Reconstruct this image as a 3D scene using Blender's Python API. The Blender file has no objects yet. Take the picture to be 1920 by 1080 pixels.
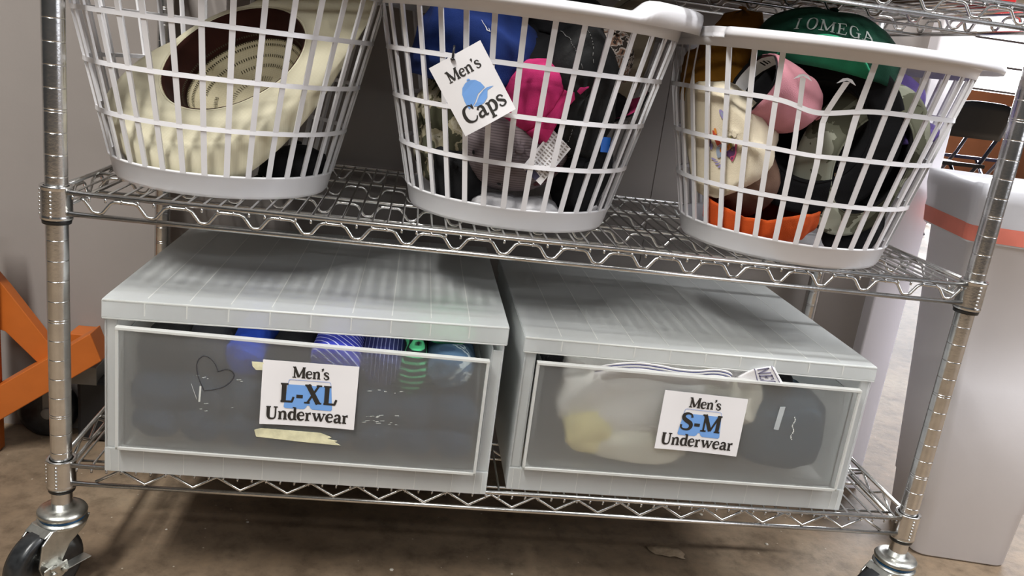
import bpy, math, random
from mathutils import Vector, Matrix, noise
U = 0.0254           # everything below is measured in inches; z = 0 at a shelf post groove 25 in above the floor
ZF = 25.0
C = bpy.context.scene.collection
PI = math.pi
random.seed(4)

def W3(p): return Vector((p[0]*U, p[1]*U, (p[2]+ZF)*U))

# ------------------------------------------------------------------ camera, world, lights, exposure
cam_d = bpy.data.cameras.new('camera'); cam = bpy.data.objects.new('camera', cam_d); C.objects.link(cam)
cam.location = W3((16.2805, -40.6756, 5.0731))
cam.rotation_mode = 'XYZ'; cam.rotation_euler = (1.2984, -0.126, -0.0982)
cam_d.sensor_width = 36.0; cam_d.lens = 1581.06/1920*36.0; cam_d.clip_start = 0.02; cam_d.clip_end = 100
bpy.context.scene.camera = cam

scn = bpy.context.scene
scn.view_settings.view_transform = 'Standard'; scn.view_settings.look = 'None'
scn.view_settings.exposure = 0.12; scn.view_settings.gamma = 1.0; scn.view_settings.use_curve_mapping = False
w = bpy.data.worlds.new('world'); scn.world = w; w.use_nodes = True
w.node_tree.nodes['Background'].inputs[0].default_value = (0.94, 0.95, 0.97, 1)
w.node_tree.nodes['Background'].inputs[1].default_value = 0.042

def area(name, loc, target, sx, sy, power, col, spread=PI):
    d = bpy.data.lights.new(name, 'AREA'); d.shape = 'RECTANGLE'; d.size = sx*U; d.size_y = sy*U
    d.energy = power; d.color = col; d.spread = spread
    o = bpy.data.objects.new(name, d); C.objects.link(o); o.location = W3(loc)
    o.rotation_euler = (W3(target)-W3(loc)).to_track_quat('-Z', 'Y').to_euler()
    return o
# two long ceiling tubes running front to back, the daylight of the big windows to the right, and an added fill
area('ceiling_tube_front_left', (-18, -52, 78), (-18, -51, 0), 8, 48, 96, (1.0, 0.985, 0.955))
area('ceiling_tube_front_right', (92, -18, 74), (91, -18, 0), 6.0, 48, 70, (0.98, 0.985, 1.0))
area('added_fill_behind', (26, -95, 62), (26, -30, -6), 48, 5, 15, (0.97, 0.985, 1.0))  # unseen strip added to brighten the chrome and the front faces
area('daylight_right', (165, -60, 35), (30, 5, -8), 90, 70, 40, (0.90, 0.92, 1.0))
area('daylight_far_window', (205, 225, 30), (120, 60, -25), 130, 45, 700, (0.92, 0.94, 1.0))

# ------------------------------------------------------------------ helpers
WL = {}
class MB:
    def __init__(s): s.v=[]; s.f=[]; s.m=[]; s.s=[]
    def add(s, vs, fs, mi=0, smooth=True):
        n=len(s.v); s.v += [tuple(p) for p in vs]
        for f in fs: s.f.append([i+n for i in f]); s.m.append(mi); s.s.append(smooth)
    def box(s, a, b, mi=0):
        x0,y0,z0=a; x1,y1,z1=b
        s.add([(x0,y0,z0),(x1,y0,z0),(x1,y1,z0),(x0,y1,z0),(x0,y0,z1),(x1,y0,z1),(x1,y1,z1),(x0,y1,z1)],
              [(0,3,2,1),(4,5,6,7),(0,1,5,4),(1,2,6,5),(2,3,7,6),(3,0,4,7)], mi, False)
    def obox(s, c, X, Y, Z, mi=0):
        c,X,Y,Z=map(Vector,(c,X,Y,Z))
        vs=[c+a*X+b*Y+d*Z for d in (-1,1) for a,b in ((-1,-1),(1,-1),(1,1),(-1,1))]
        s.add(vs,[(0,3,2,1),(4,5,6,7),(0,1,5,4),(1,2,6,5),(2,3,7,6),(3,0,4,7)],mi,False)
    def tube(s, pts, r, seg=8, mi=0, closed=False):
        pts=[Vector(p) for p in pts]; n=len(pts); vs=[]; up=None
        for i,p in enumerate(pts):
            a=pts[i-1] if i>0 or closed else p; b=pts[(i+1)%n] if i<n-1 or closed else p
            t=(b-a).normalized()
            if up is None: up=t.orthogonal().normalized()
            up=(up-t*up.dot(t)).normalized(); q=t.cross(up)
            ri=r[i] if isinstance(r,(list,tuple)) else r
            for k in range(seg):
                an=2*PI*k/seg; vs.append(p+ri*(math.cos(an)*up+math.sin(an)*q))
        fs=[]; 
        for i in range(n if closed else n-1):
            j=(i+1)%n
            for k in range(seg): l=(k+1)%seg; fs.append((i*seg+k,i*seg+l,j*seg+l,j*seg+k))
        if not closed: fs+= [tuple(range(seg))[::-1], tuple(range((n-1)*seg,n*seg))]
        s.add(vs,fs,mi)
    def lathe(s, prof, c=(0,0,0), seg=32, mi=0, M=None, closed=False):
        vs=[]
        for r,z in prof:
            for k in range(seg):
                a=2*PI*k/seg; p=Vector((r*math.cos(a),r*math.sin(a),z))
                if M: p=M@p
                vs.append(p+Vector(c))
        n=len(prof); fs=[]
        for i in range(n if closed else n-1):
            j=(i+1)%n
            for k in range(seg): l=(k+1)%seg; fs.append((i*seg+k,i*seg+l,j*seg+l,j*seg+k))
        s.add(vs,fs,mi)
    def grid(s, fn, nu, nv, mi=0, cu=False, cv=False, smooth=True):
        vs=[fn(i/(nu if cu else nu-1), j/(nv if cv else nv-1)) for j in range(nv) for i in range(nu)]
        fs=[]
        for j in range(nv if cv else nv-1):
            for i in range(nu if cu else nu-1):
                a=(i+1)%nu; b=(j+1)%nv
                fs.append((j*nu+i,j*nu+a,b*nu+a,b*nu+i))
        s.add(vs,fs,mi,smooth)
    def prism(s, poly, o, X, Y, N, t, mi=0):
        o,X,Y,N=map(Vector,(o,X,Y,N)); n=len(poly)
        a=[o+x*X+y*Y for x,y in poly]; b=[p+N*t for p in a]
        s.add(a+b,[tuple(range(n))[::-1],tuple(range(n,2*n))]+[(i,(i+1)%n,n+(i+1)%n,n+i) for i in range(n)],mi,False)
    def map(s, fn): s.v=[tuple(fn(Vector(p))) for p in s.v]; return s
    def build(s, name, mats, parent=None, solid=0, bevel=0, sub=0, auto=False, off=-1):
        if not isinstance(mats,(list,tuple)): mats=[mats]
        base = WL[parent.name] if parent else None
        if base is None:
            xs=[p[0] for p in s.v]; ys=[p[1] for p in s.v]; zs=[p[2] for p in s.v]
            base=((min(xs)+max(xs))/2,(min(ys)+max(ys))/2,min(zs))
            loc=W3(base)
        else: loc=Vector((0,0,0))
        me=bpy.data.meshes.new(name)
        me.from_pydata([((x-base[0])*U,(y-base[1])*U,(z-base[2])*U) for x,y,z in s.v],[],s.f)
        for m in mats: me.materials.append(m)
        me.polygons.foreach_set('material_index',s.m); me.polygons.foreach_set('use_smooth',s.s); me.update()
        o=bpy.data.objects.new(name,me); C.objects.link(o); o.location=loc; WL[o.name]=base
        if parent: o.parent=parent
        if bevel:
            b=o.modifiers.new('bevel','BEVEL'); b.width=bevel*U; b.segments=2; b.limit_method='ANGLE'
        if solid:
            d=o.modifiers.new('solid','SOLIDIFY'); d.thickness=solid*U; d.offset=off
            if len(mats)>1 and auto: d.material_offset=1
        if sub:
            d=o.modifiers.new('sub','SUBSURF'); d.levels=sub; d.render_levels=sub
        return o
def empty(name, loc, label, cat, group=None):
    o=bpy.data.objects.new(name,None); C.objects.link(o); o.location=W3(loc); o.empty_display_size=0.02; WL[o.name]=tuple(loc)
    return tag(o,label,cat,group)
def tag(o, label=None, cat=None, group=None, kind=None):
    if label: o['label']=label
    if cat: o['category']=cat
    if group: o['group']=group
    if kind: o['kind']=kind
    return o
def part(name, loc, parent):
    o=bpy.data.objects.new(name,None); C.objects.link(o); o.empty_display_size=0.01
    b=WL[parent.name]; o.location=Vector(((loc[0]-b[0])*U,(loc[1]-b[1])*U,(loc[2]-b[2])*U)); o.parent=parent; WL[o.name]=tuple(loc); return o
def basis(up, front):
    z=Vector(up).normalized(); x=Vector(front); x=(x-z*x.dot(z)).normalized(); y=z.cross(x)
    return Matrix((x,y,z)).transposed()
def catmull(pts, n=6):
    pts=[Vector(p) for p in pts]; out=[]
    P=[pts[0]]+pts+[pts[-1]]
    for i in range(1,len(P)-2):
        for k in range(n):
            t=k/n; a,b,c,d=P[i-1],P[i],P[i+1],P[i+2]
            out.append(0.5*((2*b)+(c-a)*t+(2*a-5*b+4*c-d)*t*t+(3*b-a-3*c+d)*t**3))
    out.append(pts[-1]); return out

# ------------------------------------------------------------------ materials
def nm(name):
    m=bpy.data.materials.new(name); m.use_nodes=True; return m, m.node_tree, m.node_tree.nodes['Principled BSDF']
def ramp(nt, fac, stops, const=False):
    r=nt.nodes.new('ShaderNodeValToRGB'); nt.links.new(fac,r.inputs[0])
    if const: r.color_ramp.interpolation='CONSTANT'
    while len(r.color_ramp.elements)<len(stops): r.color_ramp.elements.new(0.5)
    for e,(p,c) in zip(r.color_ramp.elements,stops): e.position=p; e.color=(*c,1) if len(c)==3 else c
    return r.outputs[0]
def tex(nt, kind, scale, **kw):
    t=nt.nodes.new(kind); tc=nt.nodes.new('ShaderNodeTexCoord'); nt.links.new(tc.outputs['Object'],t.inputs['Vector'])
    t.inputs['Scale'].default_value=scale
    for k,v in kw.items():
        if k in t.inputs: t.inputs[k].default_value=v
        else: setattr(t,k,v)
    return t
def M(name, col, rough=0.6, metal=0.0, var=0.12, vs=25, bump=0.0, bs=400, sheen=0.0, spec=0.5, trans=0.0):
    m,nt,b=nm(name)
    t=tex(nt,'ShaderNodeTexNoise',vs,Detail=4.0)
    lo=tuple(max(0,c*(1-var)) for c in col); hi=tuple(min(1,c*(1+var)) for c in col)
    nt.links.new(ramp(nt,t.outputs['Fac'],[(0.3,lo),(0.7,hi)]),b.inputs['Base Color'])
    b.inputs['Roughness'].default_value=rough; b.inputs['Metallic'].default_value=metal
    b.inputs['Specular IOR Level'].default_value=spec; b.inputs['Sheen Weight'].default_value=sheen
    if bump:
        n=tex(nt,'ShaderNodeTexNoise',bs,Detail=3.0); bp=nt.nodes.new('ShaderNodeBump'); bp.inputs['Strength'].default_value=bump; bp.inputs['Distance'].default_value=0.002
        nt.links.new(n.outputs['Fac'],bp.inputs['Height']); nt.links.new(bp.outputs[0],b.inputs['Normal'])
    return m
def cloth(name, col, var=0.18): return M(name,col,0.9,var=var,vs=35,bump=0.35,bs=900,sheen=0.02,spec=0.18)
def camo(name, cols, scale=22):
    m,nt,b=nm(name); t=tex(nt,'ShaderNodeTexNoise',scale,Detail=5.0,Distortion=0.8)
    n=len(cols); st=[(0.0,cols[0])]+[(0.36+0.28*(i/(n-1)) if n>1 else .5,c) for i,c in list(enumerate(cols))[1:]]
    nt.links.new(ramp(nt,t.outputs['Fac'],st,True),b.inputs['Base Color']); b.inputs['Roughness'].default_value=0.9
    b.inputs['Specular IOR Level'].default_value=0.2
    return m
def striped(name, base, line, scale, width=0.12, direction='X', dist=1.0):
    m,nt,b=nm(name); t=tex(nt,'ShaderNodeTexWave',scale,Distortion=dist,bands_direction=direction)
    nt.links.new(ramp(nt,t.outputs['Fac'],[(0.0,base),(1-width,base),(1-width*0.5,line)]),b.inputs['Base Color'])
    b.inputs['Roughness'].default_value=0.9; b.inputs['Specular IOR Level'].default_value=0.2
    return m
chrome=M('chrome',(0.66,0.655,0.64),0.25,1.0,var=0.10,vs=60,bump=0.08,bs=300)
chrome_dull=M('zinc',(0.52,0.52,0.48),0.36,1.0,var=0.16,vs=70,bump=0.1,bs=250)
black_plastic=M('black_plastic',(0.012,0.012,0.012),0.4)
rubber=M('rubber',(0.016,0.017,0.018),0.32,var=.5,vs=90)
blue_plastic=M('blue_seal',(0.01,0.09,0.22),0.35)
basket_m=M('basket_plastic',(0.73,0.72,0.735),0.35,var=0.03,vs=10)
basket_m.node_tree.nodes['Principled BSDF'].inputs['Subsurface Weight'].default_value=0.0
paper=M('paper',(0.72,0.70,0.70),0.7,var=0.03,vs=12,spec=.3)
ink=M('ink',(0.018,0.015,0.012),0.6)
icon_blue=M('icon_blue',(0.15,0.32,0.66),0.7,var=.04)
icon_line=M('icon_line',(0.28,0.36,0.62),0.7)
tape_m=M('tape',(0.66,0.63,0.42),0.5,var=0.15,vs=80,bump=.3,bs=120)
def frosted(name, col=(0.90,0.90,0.88), clear=0.2, refr=0.4, back=0.6, rough=0.22):
    m=bpy.data.materials.new(name); m.use_nodes=True; nt=m.node_tree; nt.nodes.clear()
    out=nt.nodes.new('ShaderNodeOutputMaterial'); L=nt.links.new
    d=nt.nodes.new('ShaderNodeBsdfDiffuse'); t=nt.nodes.new('ShaderNodeBsdfTranslucent')
    g=nt.nodes.new('ShaderNodeBsdfGlossy'); g.inputs['Roughness'].default_value=0.36; g.inputs['Color'].default_value=(.9,.9,.9,1)
    r=nt.nodes.new('ShaderNodeBsdfRefraction'); r.inputs['Roughness'].default_value=rough; r.inputs['IOR'].default_value=1.2; r.inputs['Color'].default_value=(.975,.98,.975,1)
    tr=nt.nodes.new('ShaderNodeBsdfTransparent'); tr.inputs['Color'].default_value=(.97,.98,.98,1)
    n=tex(nt,'ShaderNodeTexNoise',14,Detail=5.0); cr=ramp(nt,n.outputs['Fac'],[(0.3,tuple(c*.95 for c in col)),(0.7,col)])
    L(cr,d.inputs['Color']); L(cr,t.inputs['Color'])
    def mix(a,b,f):
        x=nt.nodes.new('ShaderNodeMixShader'); x.inputs[0].default_value=f; L(a,x.inputs[1]); L(b,x.inputs[2]); return x.outputs[0]
    ws=1-clear-refr
    a=mix(d.outputs[0],t.outputs[0],back); a=mix(a,r.outputs[0],refr/(ws+refr)); a=mix(a,tr.outputs[0],clear); a=mix(a,g.outputs[0],0.05)
    L(a,out.inputs[0]); return m
frost=frosted('frosted_polypropylene',(0.95,0.97,0.965),0.14,0.36,.48)
frost_front=frosted('frosted_drawer_front',(0.93,0.97,0.98),0.04,0.855,.45,.28)
frost_edge=frosted('frosted_edge',(0.88,0.88,0.85),0.12,0.14,.45)

# ------------------------------------------------------------------ lettering (bold serif strokes)
def G(*s): return s
T,t_=0.175,0.09
def sf(x0,x1,y): return ([(x0,y),(x1,y)],0.075,0)
GL={
'M':(1.12,[([(.16,0),(.16,1)],t_,0),([(.14,1),(.54,.06)],T,0),([(.54,.06),(.94,1)],t_,0),([(.94,0),(.94,1)],T,0),sf(0,.32,.035),sf(.78,1.1,.035),sf(.0,.24,.965),sf(.86,1.1,.965)]),
'e':(.60,[([(.08,.36),(.5,.4)],.07,0),([(.51,.40),(.45,.60),(.29,.66),(.13,.54),(.08,.32),(.15,.11),(.31,.03),(.53,.13)],[.09,.09,.08,.13,.17,.15,.11,.06],1)]),
'n':(.70,[([(.15,.0),(.15,.62)],.15,0),([(.15,.48),(.29,.62),(.43,.63),(.52,.5),(.52,0)],[.06,.09,.13,.15,.15],1),sf(.02,.29,.035),sf(.39,.68,.035),sf(.0,.16,.60)]),
"'":(.24,[([(.12,1.0),(.15,.88),(.07,.74)],[.16,.13,.04],1)]),
's':(.50,[([(.42,.50),(.36,.62),(.24,.66),(.10,.60),(.10,.47),(.26,.36),(.41,.25),(.42,.11),(.27,.02),(.13,.05),(.06,.19)],[.09,.07,.08,.11,.13,.14,.13,.11,.08,.07,.09],1)]),
'C':(.86,[([(.76,.74),(.66,.93),(.46,.98),(.22,.84),(.13,.50),(.22,.16),(.48,.02),(.68,.07),(.80,.25)],[.10,.08,.09,.15,.18,.16,.09,.08,.06],1),([(.77,.98),(.77,.70)],.07,0)]),
'a':(.64,[([(.10,.50),(.20,.63),(.36,.62),(.44,.48),(.44,.12),(.52,.03),(.61,.07)],[.12,.09,.12,.15,.15,.11,.05],1),([(.44,.39),(.26,.34),(.11,.24),(.12,.07),(.28,.04),(.44,.17)],[.06,.08,.13,.14,.10,.06],1)]),
'p':(.70,[([(.17,-.30),(.17,.62)],.15,0),([(.17,.47),(.32,.63),(.50,.58),(.58,.34),(.49,.09),(.32,.03),(.17,.13)],[.06,.09,.14,.17,.14,.09,.06],1),sf(.03,.33,-.28),sf(.02,.17,.60)]),
'L':(.74,[([(.2,0),(.2,1)],.19,0),([(.06,.04),(.64,.04)],.09,0),([(.61,.03),(.69,.30)],.09,0),sf(.03,.40,.965)]),
'-':(.44,[([(.06,.34),(.38,.34)],.15,0)]),
'X':(.88,[([(.14,1),(.70,.0)],.20,0),([(.70,1),(.14,0)],.09,0),sf(.0,.32,.965),sf(.56,.84,.965),sf(.0,.28,.035),sf(.54,.86,.035)]),
'U':(.90,[([(.18,1),(.18,.32),(.26,.09),(.45,.03),(.64,.09),(.71,.32),(.71,1)],[.19,.19,.15,.11,.09,.09,.09],1),sf(.02,.36,.965),sf(.56,.86,.965)]),
'd':(.70,[([(.52,.50),(.38,.63),(.20,.58),(.12,.33),(.20,.08),(.36,.03),(.52,.14)],[.06,.09,.14,.17,.14,.09,.06],1),([(.53,0),(.53,1.02)],.15,0),sf(.36,.54,1.0),sf(.53,.69,.035)]),
'r':(.54,[([(.16,0),(.16,.62)],.15,0),([(.16,.42),(.26,.58),(.42,.60)],[.06,.09,.17],1),sf(.02,.34,.035),sf(.0,.16,.60)]),
'w':(1.0,[([(.10,.62),(.31,.02)],.14,0),([(.31,.02),(.50,.58)],.07,0),([(.48,.60),(.68,.02)],.14,0),([(.68,.02),(.88,.62)],.07,0),sf(-.02,.24,.62),sf(.38,.60,.62),sf(.76,.99,.62)]),
'S':(.72,[([(.62,.74),(.56,.91),(.36,.97),(.16,.88),(.15,.69),(.34,.54),(.56,.41),(.62,.22),(.50,.05),(.27,.03),(.09,.12),(.06,.30)],[.11,.08,.10,.15,.18,.20,.20,.17,.12,.09,.08,.11],1)]),
'O':(.92,[([(.46,.98),(.20,.84),(.12,.50),(.20,.16),(.46,.02),(.72,.16),(.80,.50),(.72,.84),(.46,.98)],[.08,.14,.18,.14,.08,.14,.18,.14,.08],1)]),
'E':(.76,[([(.2,0),(.2,1)],.16,0),([(.05,.96),(.64,.96)],.08,0),([(.05,.04),(.66,.04)],.08,0),([(.2,.5),(.48,.5)],.08,0),([(.63,.98),(.65,.76)],.06,0),([(.65,.02),(.70,.26)],.06,0),([(.48,.38),(.48,.62)],.06,0)]),
'G':(.92,[([(.76,.74),(.66,.93),(.46,.98),(.22,.84),(.13,.50),(.22,.16),(.48,.02),(.76,.12)],[.10,.08,.09,.14,.17,.14,.09,.08],1),([(.76,.0),(.76,.42)],.15,0),sf(.56,.92,.44)]),
'A':(.92,[([(.16,0),(.46,1)],.08,0),([(.46,1),(.78,0)],.17,0),([(.26,.33),(.66,.33)],.07,0),sf(.0,.32,.035),sf(.60,.94,.035)]),
'H':(.90,[([(.18,0),(.18,1)],.16,0),([(.72,0),(.72,1)],.16,0),([(.18,.5),(.72,.5)],.07,0),sf(.02,.34,.965),sf(.02,.34,.035),sf(.56,.88,.965),sf(.56,.88,.035)]),
'I':(.42,[([(.2,0),(.2,1)],.16,0),sf(.03,.37,.965),sf(.03,.37,.035)]),
'N':(.90,[([(.14,0),(.14,1)],.10,0),([(.14,1),(.74,0)],.12,0),([(.74,0),(.74,1)],.10,0)]),
'F':(.66,[([(.14,0),(.14,1)],.12,0),([(.14,.96),(.6,.96)],.11,0),([(.14,.5),(.5,.5)],.11,0)]),
'o':(.60,[([(.3,.65),(.1,.33),(.3,.02),(.5,.33),(.3,.65)],[.09,.15,.09,.15,.09],1)]),
'/':(.4,[([(.0,0),(.3,1)],.09,0)]),
}
def text(mb, s, fn, h, cx=None, mi=1, track=0.0, x0=0.0, y0=0.0, bold=1.0):
    """fn(x, y) -> 3D point on the carrier; s is laid out in its x/y inches"""
    wd=sum(GL[c][0] for c in s if c!=' ')*h+track*h*(len(s)-1)+0.35*h*s.count(' ')
    x=x0-(wd/2 if cx else 0)
    for c in s:
        if c==' ': x+=.35*h; continue
        adv,st=GL[c]
        for pts,wdt,sm in st:
            n=len(pts); ws=[q*bold for q in (list(wdt) if isinstance(wdt,(list,tuple)) else [wdt]*n)]
            P=[Vector((a[0],a[1],ws[i])) for i,a in enumerate(pts)]
            if sm: P=catmull(P,5)
            else:  P=[P[0].lerp(P[-1],k/3) for k in range(4)]
            L=[];R=[]
            for i,q in enumerate(P):
                a=P[max(0,i-1)]; b=P[min(len(P)-1,i+1)]; d=Vector((b.x-a.x,b.y-a.y)).normalized(); nn=Vector((-d.y,d.x))*q.z/2
                L.append(fn(x+(q.x+nn.x)*h,y0+(q.y+nn.y)*h)); R.append(fn(x+(q.x-nn.x)*h,y0+(q.y-nn.y)*h))
            k=len(P); mb.add(L+R,[(i,k+i,k+i+1,i+1) for i in range(k-1)],mi,False)
        x+=adv*h+track*h

# ------------------------------------------------------------------ the setting
def floor_mat():
    m,nt,b=nm('concrete_floor'); L=nt.links.new
    a=tex(nt,'ShaderNodeTexNoise',2.2,Detail=8.0,Roughness=.65); c=tex(nt,'ShaderNodeTexNoise',26,Detail=8.0,Roughness=.7)
    r1=ramp(nt,a.outputs['Fac'],[(0.30,(0.125,0.084,0.050)),(0.52,(0.22,0.158,0.102)),(0.72,(0.32,0.25,0.17))])
    r2=ramp(nt,c.outputs['Fac'],[(0.30,(0.55,0.53,0.5)),(0.5,(0.95,0.95,0.95)),(0.75,(1.25,1.22,1.18))])
    mx=nt.nodes.new('ShaderNodeMix'); mx.data_type='RGBA'; mx.blend_type='MULTIPLY'; mx.inputs[0].default_value=1
    L(r1,mx.inputs[6]); L(r2,mx.inputs[7])
    # pale grit
    v=tex(nt,'ShaderNodeTexVoronoi',34); r3=ramp(nt,v.outputs['Distance'],[(0.035,(1,1,1)),(0.055,(0,0,0))])
    m2=nt.nodes.new('ShaderNodeMix'); m2.data_type='RGBA'; L(r3,m2.inputs[0]); L(mx.outputs[2],m2.inputs[6]); m2.inputs[7].default_value=(.42,.36,.28,1)
    L(m2.outputs[2],b.inputs['Base Color']); b.inputs['Roughness'].default_value=0.72
    bp=nt.nodes.new('ShaderNodeBump'); bp.inputs['Strength'].default_value=.25; bp.inputs['Distance'].default_value=.004; L(c.outputs['Fac'],bp.inputs['Height']); L(bp.outputs[0],b.inputs['Normal'])
    return m
f=MB(); f.box((-90,-110,-25.6),(430,420,-25)); tag(f.build('floor',floor_mat()),kind='structure')
wall_m=M('painted_wall',(0.285,0.255,0.235),0.7,var=0.04,vs=6,bump=.05,bs=200)
jamb_m=M('painted_jamb',(0.80,0.77,0.80),0.6,var=0.03,vs=6)
f=MB(); f.box((-90,18.1,-25),(33.25,19.3,75)); f.box((33.31,18.1,-25),(51.3,19.3,75)); f.box((33.2,18.14,-25),(33.4,19.3,75))
tag(f.build('wall_back',wall_m),kind='structure')
f=MB(); f.box((51.3,16.9,-25),(53.9,20.6,75)); tag(f.build('trim_1',jamb_m,bevel=.12),kind='structure')
far_wall=M('far_panelling',(0.36,0.15,0.075),0.6,var=.15,vs=3)
far_paint=M('far_paint',(0.72,0.68,0.62),0.7)
f=MB(); f.box((54,252,-25),(420,255,13.0)); tag(f.build('wall_far',far_wall),kind='structure')
f=MB(); f.box((54,252,40),(420,255,80)); f.box((54,252,13),(150,255,40)); tag(f.build('wall_far_upper',far_paint),kind='structure')
m,nt,b=nm('window_daylight'); b.inputs['Base Color'].default_value=(1,1,1,1); b.inputs['Emission Color'].default_value=(0.93,0.95,1,1); b.inputs['Emission Strength'].default_value=5.0
win_m=m
win=bpy.data.objects.new('window_1',None); C.objects.link(win); win.location=W3((285,253,13)); WL['window_1']=(285,253,13); tag(win,kind='structure')
f=MB(); f.box((150,254,13),(420,254.5,40)); f.build('window_pane',win_m,win)
f=MB()
for x in range(150,421,27): f.box((x-.35,251.6,13),(x+.35,253.4,40))
for z in (13.6,22,31,39.6): f.box((150,251.7,z-.35),(420,253.3,z+.35))
f.build('window_frame',M('window_frame_metal',(0.18,0.17,0.19),0.5),win)
f=MB()
for i in range(40): f.obox((320,250.6,14+i*.62),(80,0,0),(0,.28,.12),(0,0,.02))
f.build('window_blind',M('blind_slats',(0.9,0.9,0.92),0.5),win)

# ------------------------------------------------------------------ wire shelving unit
SW,SD=46.35,16.77
SH=[-3.571,-17.571,10.429]
unit=empty('wire_shelving_unit',(SW/2,SD/2,-25),'chrome wire shelving unit on black casters holding the baskets and drawers','shelving')
def post(x,y):
    prof=[(0,-20.2),(.5,-20.2)]
    z=-20
    while z<=26:
        if z%5==0: g=[z-.06,z+.06]
        else: g=[z]
        for q in g: prof+=[(.5,q-.055),(.5,q-.024),(.499,q-.021),(.484,q-.011),(.484,q+.011),(.499,q+.021),(.5,q+.024),(.5,q+.055)]
        z+=1
    prof+=[(.5,27),(0,27)]
    m=MB(); m.lathe(prof,(x,y,0),28); m.build('post',chrome,unit)
for x in (0,SW):
    for y in (0,SD): post(x,y)
def wave_path(a,b,zt,zb,per,style,phase=0.0):
    a,b=Vector(a),Vector(b); L=(b-a).length; d=(b-a)/L; out=[]; s=0
    if style=='wave':
        key=[(0,1),(.30,1),(.38,.86),(.52,.10),(.58,0),(.66,0),(.72,.10),(.86,.86),(.94,1)]
    else: key=[(0,1),(.5,0)]
    k=-1
    while k*per<L+per:
        for u,v in key:
            s=(k+u+phase)*per
            if 0<=s<=L: out.append(a+d*s+Vector((0,0,zb+(zt-zb)*v-a.z)))
        k+=1
    return out
def truss(mb,a,b,z,style,phase,per=2.385,r=.125):
    zt=z-.11; zb=z-1.105
    mb.tube([(a[0],a[1],zt),(b[0],b[1],zt)],r,10); mb.tube([(a[0],a[1],zb),(b[0],b[1],zb)],r,10)
    mb.tube(wave_path((a[0],a[1],zt),(b[0],b[1],zt),zt-.22 if style=='wave' else zt-.12,zb+.17,per,style,phase),.085,8)
def wire_shelf(z,style,phase):
    s=part('wire_shelf',(SW/2,SD/2,z),unit)
    d=Vector((0,0,0))
    for nm_,a,b in (('front_truss',(.62,-.3),(SW-.62,-.3)),('rear_truss',(.62,SD+.3),(SW-.62,SD+.3)),('side_truss',(-.15,.62),(-.15,SD-.62)),('side_truss',(SW+.15,.62),(SW+.15,SD-.62))):
        m=MB(); truss(m,a,b,z,style,phase); m.build(nm_,chrome,s)
    m=MB()
    for y in (5.6,11.2): truss(m,(-.1,y),(SW+.1,y),z-.06,'wave' if style=='wave' else 'zig',.3,r=.09)
    m.build('cross_brace',chrome,s)
    m=MB(); n=62
    for i in range(n+1):
        x=.85+(SW-1.7)*i/n
        m.tube([(x,-.33,z-.40),(x,-.36,z-.26),(x,-.18,z-.17),(x,.0,z-.07),(x,SD,z-.07),(x,SD+.18,z-.17),(x,SD+.36,z-.3)],.062,6)
    for y in (.45,SD-.45): m.tube([(.7,y,z-.2),(SW-.7,y,z-.2)],.075,6)
    m.build('wire_mat',chrome,s)
    for x in (0,SW):
        for y in (0,SD):
            m=MB(); sx=-1 if x==0 else 1
            m.lathe([(.56,z+.12),(.68,z+.16),(.71,z+.12),(.71,z+.05),(.69,z-.0),(.69,z-.08),(.69,z-1.24),(.69,z-1.28),(.71,z-1.33),(.70,z-1.45),(.58,z-1.47)],(x,y,0),28)
            for (ex,ey) in ((sx,0),(0,-1 if y==0 else 1)):
                for q in range(7): m.lathe([(0,-.07),(.05,-.05),(.07,0),(.05,.05),(0,.07)],(x+ex*.70*(.99),y+ey*.70-(0.1 if ex else 0),z-.12-q*.19),8)
            c=m.build('collar',chrome,s)
            m=MB(); m.lathe([(.5,z-1.45),(.635,z-1.45),(.65,z-1.5),(.63,z-1.66),(.5,z-1.68)],(x,y,0),28); m.build('collar_ring',black_plastic,s)
wire_shelf(SH[0],'wave',-.067); wire_shelf(SH[1],'zig',-.018); wire_shelf(SH[2],'wave',-.15)
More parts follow.
